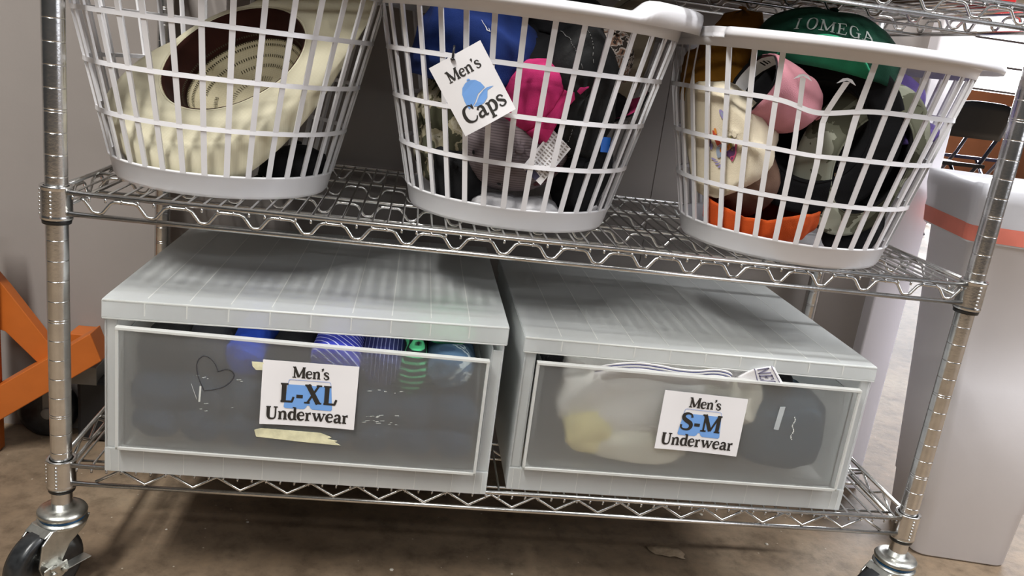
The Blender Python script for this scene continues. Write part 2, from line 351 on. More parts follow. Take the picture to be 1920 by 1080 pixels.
def caster(x,y,h):
    h=Vector((h[0],h[1],0)).normalized(); n=Vector((-h.y,h.x,0)); c=Vector((x,y,0))+h*1.1+Vector((0,0,-23))
    s=part('caster',(x,y,-25),unit)
    m=MB(); m.lathe([(0,-19.9),(.50,-19.9),(.52,-20.2),(.85,-20.22),(1.12,-20.3),(1.2,-20.42),(1.18,-20.55),(.9,-20.6),(0,-20.6)],(x,y,0),32); m.build('swivel_plate',chrome_dull,s)
    m=MB(); m.lathe([(.9,-20.58),(1.10,-20.6),(1.10,-20.72),(.9,-20.75)],(x,y,0),32); m.build('seal_ring',blue_plastic,s)
    m=MB(); m.lathe([(0,-20.7),(1.05,-20.72),(1.22,-20.85),(1.2,-21.0),(0,-21.02)],(x,y,0),32)
    o=Vector((x,y,0))
    for sg in (-1,1):
        pl=[(-1.05,-20.8),(1.15,-20.85),(1.75,-21.4),(1.95,-22.6),(1.75,-23.25),(1.2,-23.45),(.85,-23.1),(.2,-22.0),(-.75,-21.4)]
        m.prism(pl,o+n*(sg*.72-.06),h,(0,0,1),n,.12)
    m.prism([(-1.0,-20.85),(1.2,-20.85),(1.6,-21.1),(-.9,-21.05)],o-n*.72,h,(0,0,1),n,1.44)
    m.build('fork',chrome_dull,s,bevel=.04)
    R=Matrix((h,Vector((0,0,1)),n)).transposed()
    m=MB(); m.lathe([(0.0,-.34),(1.1,-.36),(1.35,-.44),(1.72,-.55),(1.92,-.5),(2.0,-.28),(2.0,.28),(1.92,.5),(1.72,.55),(1.35,.44),(1.1,.36),(0,.34)],c,40,M=R); m.build('wheel',rubber,s)
    m=MB(); m.lathe([(0,-.95),(.22,-.95),(.25,-.85),(.25,.85),(.22,.95),(0,.95)],c,16,M=R); m.build('axle',chrome_dull,s)
    m=MB()
    m.prism([(-.55,-.25),(-.2,-.5),(.5,-.45),(.9,-.15),(.8,.25),(.3,.35),(-.1,.2),(-.5,.3)],c+n*1.0+Vector((0,0,.1)),h,(0,0,1),n,.1)
    m.obox(c+n*1.15-h*.9+Vector((0,0,.1)),h*.75,n*.28,(0,0,.03))
    m.obox(c+n*.95+h*.1+Vector((0,0,.25)),h*.4,n*.22,(0,0,.12))
    for k in (-.25,.35): m.lathe([(0,-.1),(.13,-.1),(.15,0),(.13,.1),(0,.1)],c+n*1.2+h*k,12,M=R)
    m.build('brake_pedal',chrome_dull,s,bevel=.03)
for (x,y) in ((0,0),(SW,0),(0,SD),(SW,SD)): caster(x,y,((-.50,-.86) if x==0 else (-.93,-.37)) if y==0 else (-.5,.86))

# ------------------------------------------------------------------ baskets
BZ=SH[0]+.0
def basket(cx,cy,label,handles,rot=0,hurt=False,xl=-99,xr=99):
    b=empty('laundry_basket',(cx,cy,BZ),label,'basket','white slotted laundry baskets on the middle shelf')
    R=lambda h: 5.45+.235*h
    def P(r,a,h):
        # neighbouring rims press against each other and flatten where they meet
        x=cx+r*math.cos(a)
        if x>xr: x=xr+(x-xr)*.02
        if x<xl: x=xl+(x-xl)*.02
        return Vector((x,cy+r*math.sin(a),BZ+h))
    dent=math.radians(252)
    def D(r,a,h):
        if not hurt: return P(r,a,h)
        da=(a-dent+PI)%(2*PI)-PI; g=math.exp(-(da/.20)**2-((h-8.0)/1.7)**2)
        return P(r-.45*g,a-.03*g,h-.42*g)
    m=MB()
    prof=[(0,.12),(4.9,.12),(5.15,.0),(5.38,.05),(5.5,.22),(R(1.1),1.08),(R(1.15)+.05,1.14),(R(1.2)+.04,1.22),(R(1.2)-.1,1.22),(R(1.1)-.12,1.1),(5.36,.32),(5.1,.24),(0,.24)]
    m.lathe([(r,BZ+h) for r,h in prof],(cx,cy,0),96); m.build('base',basket_m,b)
    m=MB(); N=36; bt=10.25
    broken={}
    if hurt: broken={24:(9.35,-.16),25:(9.45,.30)}
    for i in range(N):
        a0=2*PI*(i+rot)/N; top,lean=broken.get(i,(bt,0)); hw=.135; K=14; rows=[]
        for k in range(K+1):
            h=1.15+(top-1.15)*k/K; aa=a0
            if hurt and not lean:
                da=(a0-dent+PI)%(2*PI)-PI; aa=a0
            if lean and h>8: aa=a0+lean*((h-8)/8)
            r=R(h); da_=hw/r
            rr=r+(0.0 if not lean else .10*max(0,h-8)/1.3)
            rows.append([D(rr+.06,aa-da_,h),D(rr+.06,aa+da_,h),D(rr-.07,aa+da_*.75,h),D(rr-.07,aa-da_*.75,h)])
        vs=[p for row in rows for p in row]
        fs=[(k*4+q,k*4+(q+1)%4,(k+1)*4+(q+1)%4,(k+1)*4+q) for k in range(K) for q in range(4)]+[(3,2,1,0),tuple(range(K*4,K*4+4))]
        m.add(vs,fs,0,False)
        if lean:
            c=D(R(top)+.12,a0+lean*((top-8)/8),top); tn=Vector((-math.sin(a0),math.cos(a0),0)); rd=Vector((math.cos(a0),math.sin(a0),0))
            m.prism([(-.42,-.12),(-.1,.02),(0,.05),(.1,.02),(.42,-.12),(.2,.12),(0,.17),(-.2,.12)],c-rd*.08,tn,(0,0,1),rd,.16)
    for h in (3.45,5.8,8.15):
        def ring(u,v,h=h):
            a=2*PI*u; q=int(round(v*4))%4; dr,dh=[(.075,-.115),(.075,.115),(-.06,.10),(-.06,-.10)][q]
            return D(R(h)+dr,a,h+dh)
        m.grid(ring,144,4,0,True,True,False)
    m.build('lattice',basket_m,b)
    m=MB(); a_start=math.radians(214) if hurt else 0.0
    def bump(a):
        s=0
        for ha,hh in handles:
            d=abs((a-math.radians(ha)+PI)%(2*PI)-PI); x=min(1,max(0,(math.radians(31)-d)/math.radians(8))); s=max(s,hh*x*x*(3-2*x))
        return s
    def rim(u,v):
        a=a_start+2*PI*u; e=bump(a); w=1.0
        if hurt:
            if u>.93: w=max(.22,1-(u-.93)/.03)
            if u<.012: w=.25+.75*u/.012
        pr=[(R(10.2)+.07,10.22),(R(10.6)+.06,10.62),(R(10.9)+.12,10.88),(R(10.9)+.12+.78*w,10.86),(R(10.9)+.16+.86*w,10.62),(R(10.9)+.13+.92*w,10.60),(R(10.9)+.14+.98*w,10.85+e*.8),(R(10.9)+.1+.92*w,11.02+e),(R(10.9)+.1+.75*w,11.1+e),(R(11)+.2,11.12+e),(R(11)+.02,11.06+e),(R(11)-.03,10.9+.5*e),(R(10.2)-.05,10.22)]
        q=int(round(v*len(pr)))%len(pr); r,h=pr[q]
        if q in (2,3) : h=min(h+e*.9,99)
        return P(r,a,h)
    if hurt: m.grid(rim,181,13,0,False,True,True)
    else: m.grid(rim,180,13,0,True,True,True)
    m.build('rim',basket_m,b)
    return b
B1=(6.1,6.6); B2=(21.65,6.3); B3=(37.25,4.9)
basket(*B1,'white slotted laundry basket holding the cream straw hat, nearest the left post',[(5,.55),(185,.55)],.3,xr=13.82)
basket(*B2,'white slotted laundry basket wearing the paper caps tag, between the other two baskets',[(-33,.6),(147,.6)],.2,xl=13.92,xr=29.9)
basket(*B3,'white laundry basket with cracked rim and two snapped ribs, nearest the white bin',[(163,.55)],.45,True,xl=30.0)
def inside(B,inset=.35,low=.3,top=10.4):
    def fn(p):
        h=p.z-BZ
        if h<low: p=Vector((p.x,p.y,BZ+low+(h-low)*.02)); h=low
        d=Vector((p.x-B[0],p.y-B[1])); r=d.length; lim=5.45+.235*min(h,top)-inset
        if r>lim:
            d=d*((lim+(r-lim)*.015)/r); p=Vector((B[0]+d.x,B[1]+d.y,p.z))
        return p
    return fn

# ------------------------------------------------------------------ caps and hats
def shaper(loc,up,front,fn):
    Mx=basis(up,front); L=Vector(loc)
    def f(p):
        q=Mx@Vector(p)+L
        return fn(q) if fn else q
    return f
def cap(label,loc,up,front,mats,rx=3.6,ry=3.0,h=3.8,brim=2.6,crump=.25,curl=.55,seed=0,fn=None,group=None,sweat=None,button=True,strap=False,extra=None,name='baseball_cap',cat='cap',tip=.0,eyelets=None,bdrop=.5,flat=2.5,bang=66):
    o=empty(name,loc,label,cat,group); crown_m,inner_m,brim_m,under_m=mats; sh=shaper(loc,up,front,fn)
    def surf(u,v,off=0.0):
        a=2*PI*u; pr=max(0.0,1-max(0.0,v)**flat)**.55
        r=pr*(1+.04*math.sin(a)); sd=min(abs(((a/(PI/3))%1)-.5),1)
        seam=math.exp(-((abs(((a+PI/6)/(PI/3))%1-.5)-0)/.02)**2)*.03*(1-v)
        x=rx*r*math.cos(a); y=ry*r*math.sin(a); z=h*v+tip*max(0,v-.6)
        nz=Vector((x*.45+seed*7.1,y*.45+seed*3.3,z*.5)); d=noise.noise_vector(nz)
        k=crump*(.4+.6*v); q=Vector((x,y,z))+Vector(d)*k*2+Vector(noise.noise_vector(nz*2.6))*k*.75+Vector(noise.noise_vector(nz*5.5))*k*.22
        n=Vector((math.cos(a)*pr,math.sin(a)*pr,v**2+.05)).normalized()
        q-=n*seam
        return q+n*off
    m=MB(); m.grid(lambda u,v: surf(u,v),48,16,0,True,False); m.map(sh); m.build('crown',[crown_m,inner_m],o,solid=.10,auto=True)
    if brim:
        def bf(s,t):
            th=(s-.5)*2*math.radians(bang); c=max(0.0,math.cos((s-.5)*PI))**.55
            e=surf((th/(2*PI))%1,0.02); q=Vector((e.x+brim*c*t,e.y*(1+.06*t),-.02)); q.z-= bdrop*t+ curl*(q.y/ry)**2*.9*t
            return q
        m=MB(); m.grid(bf,25,7); m.map(sh); m.build('brim',[brim_m,under_m],o,solid=.12,auto=True,off=0)
    if sweat:
        m=MB(); m.grid(lambda u,v:(lambda q:Vector((q.x*.955,q.y*.955,q.z)))(surf(u,.02+v*.26)),48,4,0,True,False); m.map(sh); m.build('sweatband',sweat,o,solid=.03)
    if button:
        m=MB(); c=surf(0,1.0,.05); m.lathe([(0,-.05),(.22,-.03),(.25,.03),(.15,.11),(0,.13)],c,14); m.map(sh); m.build('button',crown_m,o)
    if eyelets:
        for k in range(6):
            q=surf((k+.5)/6,.62,.03); n=Vector((q.x,q.y,q.z*.6)).normalized(); m=MB()
            m.lathe([(.05,0),(.11,0),(.12,.03),(.05,.03)],(0,0,0),10,M=basis(n,(1,0,.1))); m.map(lambda p:p+q); m.map(sh); m.build('eyelet',eyelets,o)
    if extra: extra(o,surf,sh)
    return o
def hat(label,loc,up,front,mats,rx,ry,h,bw,crump=.15,fn=None,seed=0,group=None,sweat=None,slope=.25,flat=2.6,name='hat',cat='hat',extra=None,bfun=None,solid=.09,brim_in=None):
    o=empty(name,loc,label,cat,group); cm,im=mats; sh=shaper(loc,up,front,fn)
    def surf(u,v,off=0):
        a=2*PI*u; pr=max(0,1-max(0.0,v)**(flat*1.6))**.6*(1-.16*v); x=rx*pr*math.cos(a); y=ry*pr*math.sin(a); z=h*v
        d=noise.noise_vector(Vector((x*.4+seed*5,y*.4,z*.4+seed)))*crump*2
        return Vector((x,y,z))*(1+off*.3)+Vector(d)*(.3+.7*v)
    m=MB(); m.grid(lambda u,v:surf(u,v),56,14,0,True,False); m.map(sh); m.build('crown',[cm,im],o,solid=solid,auto=True)
    def bf(u,v):
        a=2*PI*u; b=bfun(a) if bfun else bw; e=surf(u,0); k=(v)*b
        d=Vector((math.cos(a),math.sin(a),0)); wob=noise.noise(Vector((math.cos(a)*1.5,math.sin(a)*1.5,seed+.3)))*crump*3*v
        return e+d*k+Vector((0,0,-slope*k+wob))
    m=MB(); m.grid(bf,72,8,0,True,False); m.map(sh); m.build('brim',[cm,brim_in or im],o,solid=solid,auto=True)
    if sweat:
        m=MB(); m.grid(lambda u,v:(lambda q:Vector((q.x*.965,q.y*.965,q.z)))(surf(u,v*(.5 if name=='straw_hat' else .34))),56,7,0,True,False); m.map(sh); m.build('sweatband',sweat,o,solid=.03)
    if extra: extra(o,surf,sh)
    return o
def bundle(name,label,cat,c,size,mat,seed=0,fn=None,wr=.22,exp=.55,freq=.8,group=None,rot=None,parent=None,tall=None):
    m=MB(); c=Vector(c)
    def sp(x,e): return math.copysign(abs(x)**e,x)
    def g(u,v):
        a=2*PI*u; b=PI*(v-.5)
        p=Vector((sp(math.cos(b),exp)*sp(math.cos(a),exp)*size[0]/2,sp(math.cos(b),exp)*sp(math.sin(a),exp)*size[1]/2,sp(math.sin(b),exp)*size[2]/2))
        q=p*freq; d=Vector(noise.noise_vector(Vector((q.x+seed*3.7,q.y*.6,q.z*1.6+seed))))*wr+Vector(noise.noise_vector(q*2.7+Vector((seed,)*3)))*wr*.4
        p=p+d
        if rot: p=rot@p
        p=p+c
        return fn(p) if fn else p
    m.grid(g,44,24,0,True,False); o=m.build(name,mat,parent)
    if cat: tag(o,label,cat,group)
    return o

# --- straw hat, basket 1
def straw_mat(name,c1,c2,sc=420,perf=False):
    m,nt,b=nm(name); L=nt.links.new
    t1=tex(nt,'ShaderNodeTexWave',sc,bands_direction='X',Distortion=.6); t2=tex(nt,'ShaderNodeTexWave',sc*1.1,bands_direction='Z',Distortion=.6)
    mm=nt.nodes.new('ShaderNodeMath'); mm.operation='MULTIPLY'; L(t1.outputs['Fac'],mm.inputs[0]); L(t2.outputs['Fac'],mm.inputs[1])
    L(ramp(nt,mm.outputs[0],[(0,c1),(.35,c2)]),b.inputs['Base Color']); b.inputs['Roughness'].default_value=.45
    bp=nt.nodes.new('ShaderNodeBump'); bp.inputs['Strength'].default_value=.5; bp.inputs['Distance'].default_value=.0006; L(mm.outputs[0],bp.inputs['Height']); L(bp.outputs[0],b.inputs['Normal'])
    return m
straw=straw_mat('straw_weave',(0.60,0.55,0.38),(0.86,0.81,0.62))
straw_in=straw_mat('straw_inner',(0.55,0.47,0.28),(0.80,0.74,0.55),300)
brown=cloth('brown_grosgrain',(0.035,0.010,0.007))
dots=M('woven_gaps',(0.05,0.04,0.02),.9)
nrm=Vector((-.24,-.67,.63)).normalized(); upv=-nrm
maj=Vector((.72,.05,.70))
def straw_extra(o,surf,sh):
    m=MB()
    for v in (.42,.50,.57,.70,.80,.90):
        n=int(150*(1-v**3)+20)
        for k in range(n):
            if (k//14)%5==4 and v>.6: continue
            u=k/n; a=surf(u,v); a1=surf(u+.0032,v); b=surf(u,min(.995,v+.030)); c=surf(u+.0032,min(.995,v+.030)); s=.955
            m.add([p*s for p in (a,a1,c,b)],[(0,1,2,3)],0,False)
    m.map(sh); m.build('woven_openwork',dots,o)
hat('wide brimmed cream straw hat with dark brown inner band, tipped sideways in its basket',(6.75,4.6,3.1),upv,maj,(straw,straw_in),3.95,3.15,3.5,3.6,crump=.05,fn=inside(B1,.34,.3),seed=1,sweat=brown,slope=-.10,flat=2.0,extra=straw_extra,
    bfun=lambda a: max(.25,2.05+2.6*math.sin(a)+1.9*math.cos(a)**2),name='straw_hat',cat='hat')
blk=cloth('black_cotton',(0.006,0.006,0.007)); blk2=cloth('black_twill',(0.010,0.010,0.011)); navy=cloth('navy_cotton',(0.012,0.016,0.035))
cap('dark cap lying under the straw hat in the left basket',(10.2,5.4,-2.9),(0,.1,1),(-.6,-.7,0),(blk2,blk,blk2,blk),rx=2.4,ry=2.2,h=1.7,brim=1.6,fn=inside(B1,.5,.3),seed=9)

# --- basket 2
I2=lambda s:inside(B2,s)
royal=cloth('royal_blue_fleece',(0.010,0.026,0.125)); pinkm=cloth('magenta_cotton',(0.50,0.03,0.14)); pink_in=cloth('dusty_pink_lining',(0.30,0.12,0.12))
greym=striped('heather_grey_weave',(0.20,0.165,0.17),(0.13,0.105,0.11),95,.5,'Z',.5); whitec=cloth('white_cotton',(0.74,0.72,0.72),.06)
khaki=cloth('khaki_cotton',(0.34,0.285,0.205),.06)
def mark(o,surf,sh):
    m=MB(); fn=lambda x,y: surf((0.085+x/20)%1,.60+y/4.6,.05)
    text(m,'L',fn,.5,cx=True,mi=0); m.map(sh); m.build('embroidered_letter',whitec,o)
cap('royal blue cap with a small white letter at the top of the middle basket',(18.7,4.0,3.7),(0,-.12,1),(-.35,-.94,0),(royal,navy,royal,navy),rx=3.3,ry=3.3,h=4.2,brim=0,crump=.32,fn=I2(.42),seed=2,extra=mark)
def piping(o,surf,sh):
    m=MB(); m.tube([surf((k/20*.5-.25)%1,.03,.08) for k in range(21)],.045,6); m.map(sh); m.build('piping',cloth('salmon_cord',(.40,.2,.15)),o)
cap('black cap with salmon piping behind the royal blue cap',(22.4,3.9,4.1),(.25,-.1,1),(-.2,-.95,-.1),(blk,blk2,blk,blk2),rx=2.5,ry=2.6,h=2.2,brim=0,fn=I2(.5),seed=3,extra=piping)
cap('magenta pink cap curling open in the middle of the middle basket',(22.1,1.9,2.9),(-.75,-.2,.45),(.2,-.9,.1),(pinkm,pink_in,pinkm,pinkm),rx=2.1,ry=2.0,h=2.0,brim=1.0,crump=.16,fn=I2(.46),seed=4,sweat=pink_in)
camo_b=camo('straw_camouflage',[(0.05,0.05,0.03),(0.27,0.24,0.16),(0.36,0.33,0.25),(0.10,0.09,0.05)],40)
cap('tan reed camouflage cap pressed to the left side of the middle basket',(18.0,4.4,1.0),(-.85,-.5,.05),(0,0,-1),(camo_b,blk,camo_b,blk),rx=3.2,ry=2.0,h=1.9,brim=1.4,fn=I2(.36),seed=5)
def grey_x(o,surf,sh):
    m=MB()
    for k in range(26):
        a=random.uniform(-.09,.02)+.13; v=random.uniform(.52,.66); q=surf(a%1,v,.04); r=.12
        pts=[surf((a+r*.1*math.cos(j*1.2+k))%1,v+r*.35*math.sin(j*1.2+k),.045) for j in range(5)]; m.add(pts,[(0,1,2,3,4)],0,False)
    m.map(sh); m.build('printed_motif',cloth('maroon_print',(.09,.03,.035)),o)
cap('heather grey cap with black eyelets low in the middle basket',(21.3,3.1,.35),(.03,-1,.12),(.2,.1,-1),(greym,blk,greym,blk),rx=2.25,ry=2.9,h=2.6,brim=0,crump=.12,fn=I2(.40),seed=6,eyelets=black_plastic,extra=grey_x)
# white care label sticking out of the grey cap
m=MB(); o_=Vector((22.75,.35,1.75)); ax=Vector((-.62,-.05,-1.0)).normalized(); ay=Vector((.80,.05,-.55)).normalized(); nn=ax.cross(ay)
m.prism([(0,0),(2.35,-.05),(2.4,1.25),(.1,1.3)],o_,ax,ay,nn,.02,0)
for k in range(13):
    x=.12+k*.155
    for seg in range(5):
        y0=.1+seg*.23; m.prism([(x,y0),(x+.07,y0),(x+.07,y0+random.uniform(.1,.2)),(x,y0+.17)],o_-nn*.012,ax,ay,nn,.045,1)
m.prism([(2.0,.35),(2.38,.2),(2.4,.9),(2.1,.95)],o_-nn*.015,ax,ay,nn,.05,2)
tag(m.build('care_label',[paper,M('faint_print',(.25,.22,.2)),cloth('label_corner',(.06,.055,.09))]),'white printed care label poking forward over the heather grey cap','label')
leather=M('black_leather',(0.006,0.006,0.006),.7,spec=.25,var=.4,vs=60,bump=.5,bs=120)
stitch=M('grey_stitching',(.12,.12,.115),.8)
def seams(o,surf,sh):
    for uu in (.02,.10,.40,.47):
        m=MB()
        for k in range(26):
            v=.05+k*.034; m.tube([surf(uu+.01*math.sin(v*4),v,.06),surf(uu+.01*math.sin(v*4),v+.017,.06)],.02,5)
        m.map(sh); m.build('stitching',stitch,o)
cap('black leather flat cap with stitched seams standing on edge in the middle basket',(24.1,2.9,3.5),(.08,-1,.0),(0,0,1),(leather,blk,leather,blk),rx=3.6,ry=1.9,h=3.2,brim=0,crump=.3,fn=I2(.38),seed=7,button=False,extra=seams)
cap('plain black cap at the bottom right of the middle basket',(24.9,3.6,-.6),(.1,-.9,.3),(0,0,-1),(blk,blk2,blk,blk2),rx=2.4,ry=1.9,h=2.2,brim=0,fn=I2(.48),seed=8)
cap('small black cap at the bottom left of the middle basket',(18.5,3.4,-1.2),(-.2,-.9,.3),(0,0,-1),(blk2,blk,blk2,blk),rx=1.9,ry=1.6,h=1.6,brim=0,fn=I2(.52),seed=10)
fur=camo('animal_print',[(0.02,0.015,0.012),(0.30,0.26,0.23),(0.16,0.09,0.06),(0.02,0.015,0.012)],90)
cap('animal print cap in brown and white behind the black leather cap',(25.3,3.6,4.9),(.15,-.5,.8),(0,-1,0),(fur,blk,fur,blk),rx=1.5,ry=1.4,h=2.0,brim=0,fn=I2(.44),seed=11)
hat('khaki bucket hat standing above the rim at the right rear of the middle basket',(28.0,9.2,5.6),(-.42,-.9,.05),(.1,0,1),(khaki,khaki),3.4,1.95,1.3,.3,crump=.06,fn=I2(.30),seed=3,name='bucket_hat',slope=.1,flat=3.2)
cap('black cap with hot pink brim edge at the right side of the middle basket',(25.7,4.9,2.2),(-.45,-.1,1),(.93,-.1,.40),(blk,blk2,blk,cloth('hot_pink_edge',(.58,.04,.17))),rx=1.9,ry=1.9,h=1.6,brim=2.2,curl=.1,bdrop=-.15,fn=I2(.40),seed=12)
cap('black knit cap rising above the rim of the middle basket',(23.6,5.6,6.4),(.05,-.1,1),(-.3,-.9,0),(blk2,blk,blk2,blk),rx=2.9,ry=2.5,h=2.2,brim=0,fn=I2(.44),seed=13)
m=MB(); m.prism([(0,0),(.52,.05),(.5,.8),(-.05,.75)],(25.45,1.35,.85),(.9,.3,-.1),(0,0,1),(.3,-.9,0),.03); tag(m.build('fabric_tag',M('bright_blue_tag',(.01,.13,.55),.5)),'small bright blue fabric tag among black caps in the middle basket','tag')
bundle('crumpled_cap','crumpled white cotton cap on the floor of the middle basket','cap',(21.6,2.55,-2.65),(4.6,2.2,1.15),whitec,seed=2,fn=I2(.42),wr=.3)
bundle('crumpled_cap','smaller white cotton cap beside the black cap on the floor of the middle basket','cap',(25.1,4.0,-2.6),(2.4,2.2,1.0),whitec,seed=5,fn=I2(.42),wr=.25)

# --- basket 3
I3=lambda s:inside(B3,s)
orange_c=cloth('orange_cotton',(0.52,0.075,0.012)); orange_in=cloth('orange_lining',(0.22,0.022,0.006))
mustard=cloth('mustard_cotton',(0.25,0.105,0.010)); green=cloth('bottle_green_cotton',(0.004,0.038,0.021)); green_e=cloth('bright_green_brim',(0.02,0.22,0.11))
pink=cloth('pink_cotton',(0.56,0.24,0.28),.08); cream=cloth('cream_cotton',(0.74,0.66,0.50),.06); tan=cloth('tan_cotton',(0.17,0.10,0.07)); purple=cloth('purple_cotton',(0.11,0.075,0.25))
gcamo=camo('grey_green_camouflage',[(0.05,0.05,0.033),(0.115,0.118,0.085),(0.28,0.29,0.23),(0.08,0.078,0.055)],14)
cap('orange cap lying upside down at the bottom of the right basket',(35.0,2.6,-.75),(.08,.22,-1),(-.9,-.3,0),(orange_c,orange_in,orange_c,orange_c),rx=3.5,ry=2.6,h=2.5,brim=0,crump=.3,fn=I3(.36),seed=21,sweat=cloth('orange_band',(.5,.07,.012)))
cap('brownish tan cap squeezed between the cream and orange caps in the right basket',(33.6,3.2,.7),(-.2,-.8,-.5),(.5,0,-1),(tan,tan,tan,tan),rx=2.8,ry=1.8,h=1.9,brim=0,crump=.2,fn=I3(.5),seed=22)
cm={'lilac':M('lilac_thread',(.30,.26,.50)),'red':M('red_thread',(.55,.07,.03)),'org':M('orange_thread',(.7,.25,.03)),'grn':M('olive_thread',(.25,.25,.04)),'blu':M('slate_thread',(.30,.36,.46)),'pur':M('plum_thread',(.09,.03,.10)),'pnk':M('rose_thread',(.50,.07,.16))}
def cream_x(o,surf,sh):
    m=MB(); keys=list(cm)
    def blob(cx,cy,rx,ry,key,rot=0,off=.05):
        pts=[]
        for k in range(16):
            a=2*PI*k/16; x=rx*math.cos(a); y=ry*math.sin(a); X=cx+x*math.cos(rot)-y*math.sin(rot); Y=cy+x*math.sin(rot)+y*math.cos(rot)
            pts.append((X,Y))
        f3=lambda X,Y: loc2(X,Y,off)
        vs=[f3(cx,cy)]+[f3(*p) for p in pts]; m.add(vs,[(0,1+k,1+(k+1)%16) for k in range(16)],keys.index(key))
    def loc2(X,Y,off):
        # X,Y inches over the dome seen from above
        r=math.hypot(X/3.1,Y/2.9); r=min(r,.98); a=math.atan2(Y/2.9,X/3.1); v=(max(0,1-r**(1/.55)))**(1/2.5)
        return surf((a/(2*PI))%1,v,off)
    for b_ in EMB: blob(*b_)
    m.map(shaper(WL[o.name],CU,CF,I3(.27))); m.build('embroidery',[cm[k] for k in keys],o)
CU=(-.42,-.9,.10); CF=(0,-.1,1)   # local x = up the picture, y = towards the left
EMB=[(1.35,.55,.20,.20,'lilac',0,.05),(1.35,.55,.08,.08,'blu',0,.07),(-.1,1.25,.62,.20,'red',.25,.05),(.45,1.2,.22,.12,'org',.3,.06),(-.85,.85,.38,.42,'blu',.2,.07),(-.75,.55,.25,.5,'org',.2,.05),(-.6,.2,.45,.18,'grn',0,.05),(-1.05,-.05,.33,.62,'pur',.35,.06),(-.75,-.5,.40,.16,'pnk',.3,.07),(-1.2,-.35,.12,.42,'pnk',.4,.07),
     (-1.35,1.25,.07,.16,'lilac',0,.05),(-1.5,1.05,.07,.16,'lilac',.3,.05),(-1.65,.82,.07,.15,'lilac',.4,.05),(-1.78,.6,.07,.14,'lilac',.5,.05),(-.5,1.75,.28,.09,'pur',.2,.05),(-.75,1.6,.2,.08,'lilac',.2,.05)]
cap('cream cotton cap with colourful embroidery at the left side of the right basket',(32.3,3.6,2.0),CU,CF,(cream,cream,cream,cream),rx=2.9,ry=3.1,h=3.9,brim=0,crump=.32,fn=I3(.33),seed=23,extra=cream_x)
def pink_x(o,surf,sh):
    m=MB()
    def ring(a0,a1,v0,v1,s,mi):
        m.grid(lambda u,v: (lambda q:Vector((q.x*s,q.y*s,q.z)))(surf((a0+(a1-a0)*u)%1,v0+(v1-v0)*v)),24,3,mi)
    ring(.05,.85,.02,.20,.93,0); ring(0,1,-.03,.02,.945,1); ring(0,1,.20,.24,.93,1)
    for k in range(12): m.grid(lambda u,v,k=k:(lambda q:Vector((q.x*.925,q.y*.925,q.z)))(surf((.44+k*.016+u*.008)%1,.06+v*.09)),2,2,1)
    m.map(sh); m.build('woven_label_band',[paper,blk2],o)
cap('pink cap lying sideways with a white label band, upper left of the right basket',(32.8,1.7,5.0),(.88,.05,-.28),(0,-.2,-1),(pink,cloth('wine_lining',(.16,.05,.07)),pink,pink),rx=1.7,ry=2.3,h=3.9,brim=0,crump=.22,fn=I3(.36),seed=24,extra=pink_x)
cap('mustard yellow cap standing at the left rear of the right basket',(33.0,8.0,3.6),(.12,-.05,1),(.4,-.9,0),(mustard,blk,mustard,mustard),rx=2.9,ry=2.3,h=4.6,brim=0,crump=.5,fn=I3(.34),seed=25,tip=2.4)
def green_x(o,surf,sh):
    m=MB(); fn=lambda x,y:(surf(((x)/18.5)%1,.52+y/3.3-.020*(x-.3)**2,.05))
    text(m,'I OMEGA',lambda x,y:fn(x,y),.58,mi=0,track=.07,x0=-1.55,bold=.8); m.map(sh); m.build('embroidered_lettering',M('silver_thread',(.25,.27,.25),.6),o)
cap('bottle green cap with grey embroidered letters on top of the right basket',(36.9,3.7,5.9),(.13,.10,1),(-.38,-.92,0),(green,blk,green_e,green),rx=3.1,ry=3.75,h=3.35,brim=1.7,crump=.10,curl=3.2,fn=None,seed=26,extra=green_x,bdrop=-1.22,flat=4.2,bang=38)
hat('black wide brimmed hat behind the camouflage hat in the right basket',(36.9,2.0,3.1),(.25,.95,.0),(1,0,0),(blk,blk),2.6,2.7,2.6,1.6,crump=.12,fn=I3(.46),seed=5,slope=.1,name='brimmed_hat')
def camo_x(o,surf,sh):
    m=MB()
    m.grid(lambda u,v:(lambda q:Vector((q.x*.93,q.y*.93,q.z)))(surf(.60+.16*u,.10+.26*v)),12,3,0)
    m.grid(lambda u,v:(lambda q:Vector((q.x*.90,q.y*.90,q.z)))(surf(.665+.012*u,.0+.40*v)),3,5,1)
    m.grid(lambda u,v:(lambda q:Vector((q.x*.90,q.y*.90,q.z)))(surf(.70+.04*u,.16+.10*v)),5,3,2)
    m.map(sh); m.build('size_label',[blk2,M('tan_ribbon',(.45,.30,.16)),M('grey_print',(.3,.3,.3))],o)
hat('grey green camouflage bucket hat with black lining facing out of the right basket',(39.6,.9,1.9),(.50,.85,-.10),(.30,0,1),(gcamo,blk),2.8,1.75,2.4,1.35,crump=.12,fn=I3(.38),seed=7,sweat=blk2,slope=-.05,name='bucket_hat',extra=camo_x,bfun=lambda a:1.25-.75*math.sin(a),brim_in=gcamo)
cap('purple cap at the upper right of the right basket',(40.8,4.6,4.0),(-.15,-.05,1),(.75,-.65,0),(purple,blk,purple,purple),rx=2.8,ry=2.7,h=2.9,brim=1.6,crump=.25,fn=I3(.36),seed=27,sweat=blk)
cap('black cap beneath the camouflage hat at the lower right of the right basket',(39.9,2.9,-1.2),(.1,-.85,.4),(0,0,1),(blk,blk2,blk,blk2),rx=2.5,ry=1.7,h=1.9,brim=0,fn=I3(.5),seed=28)

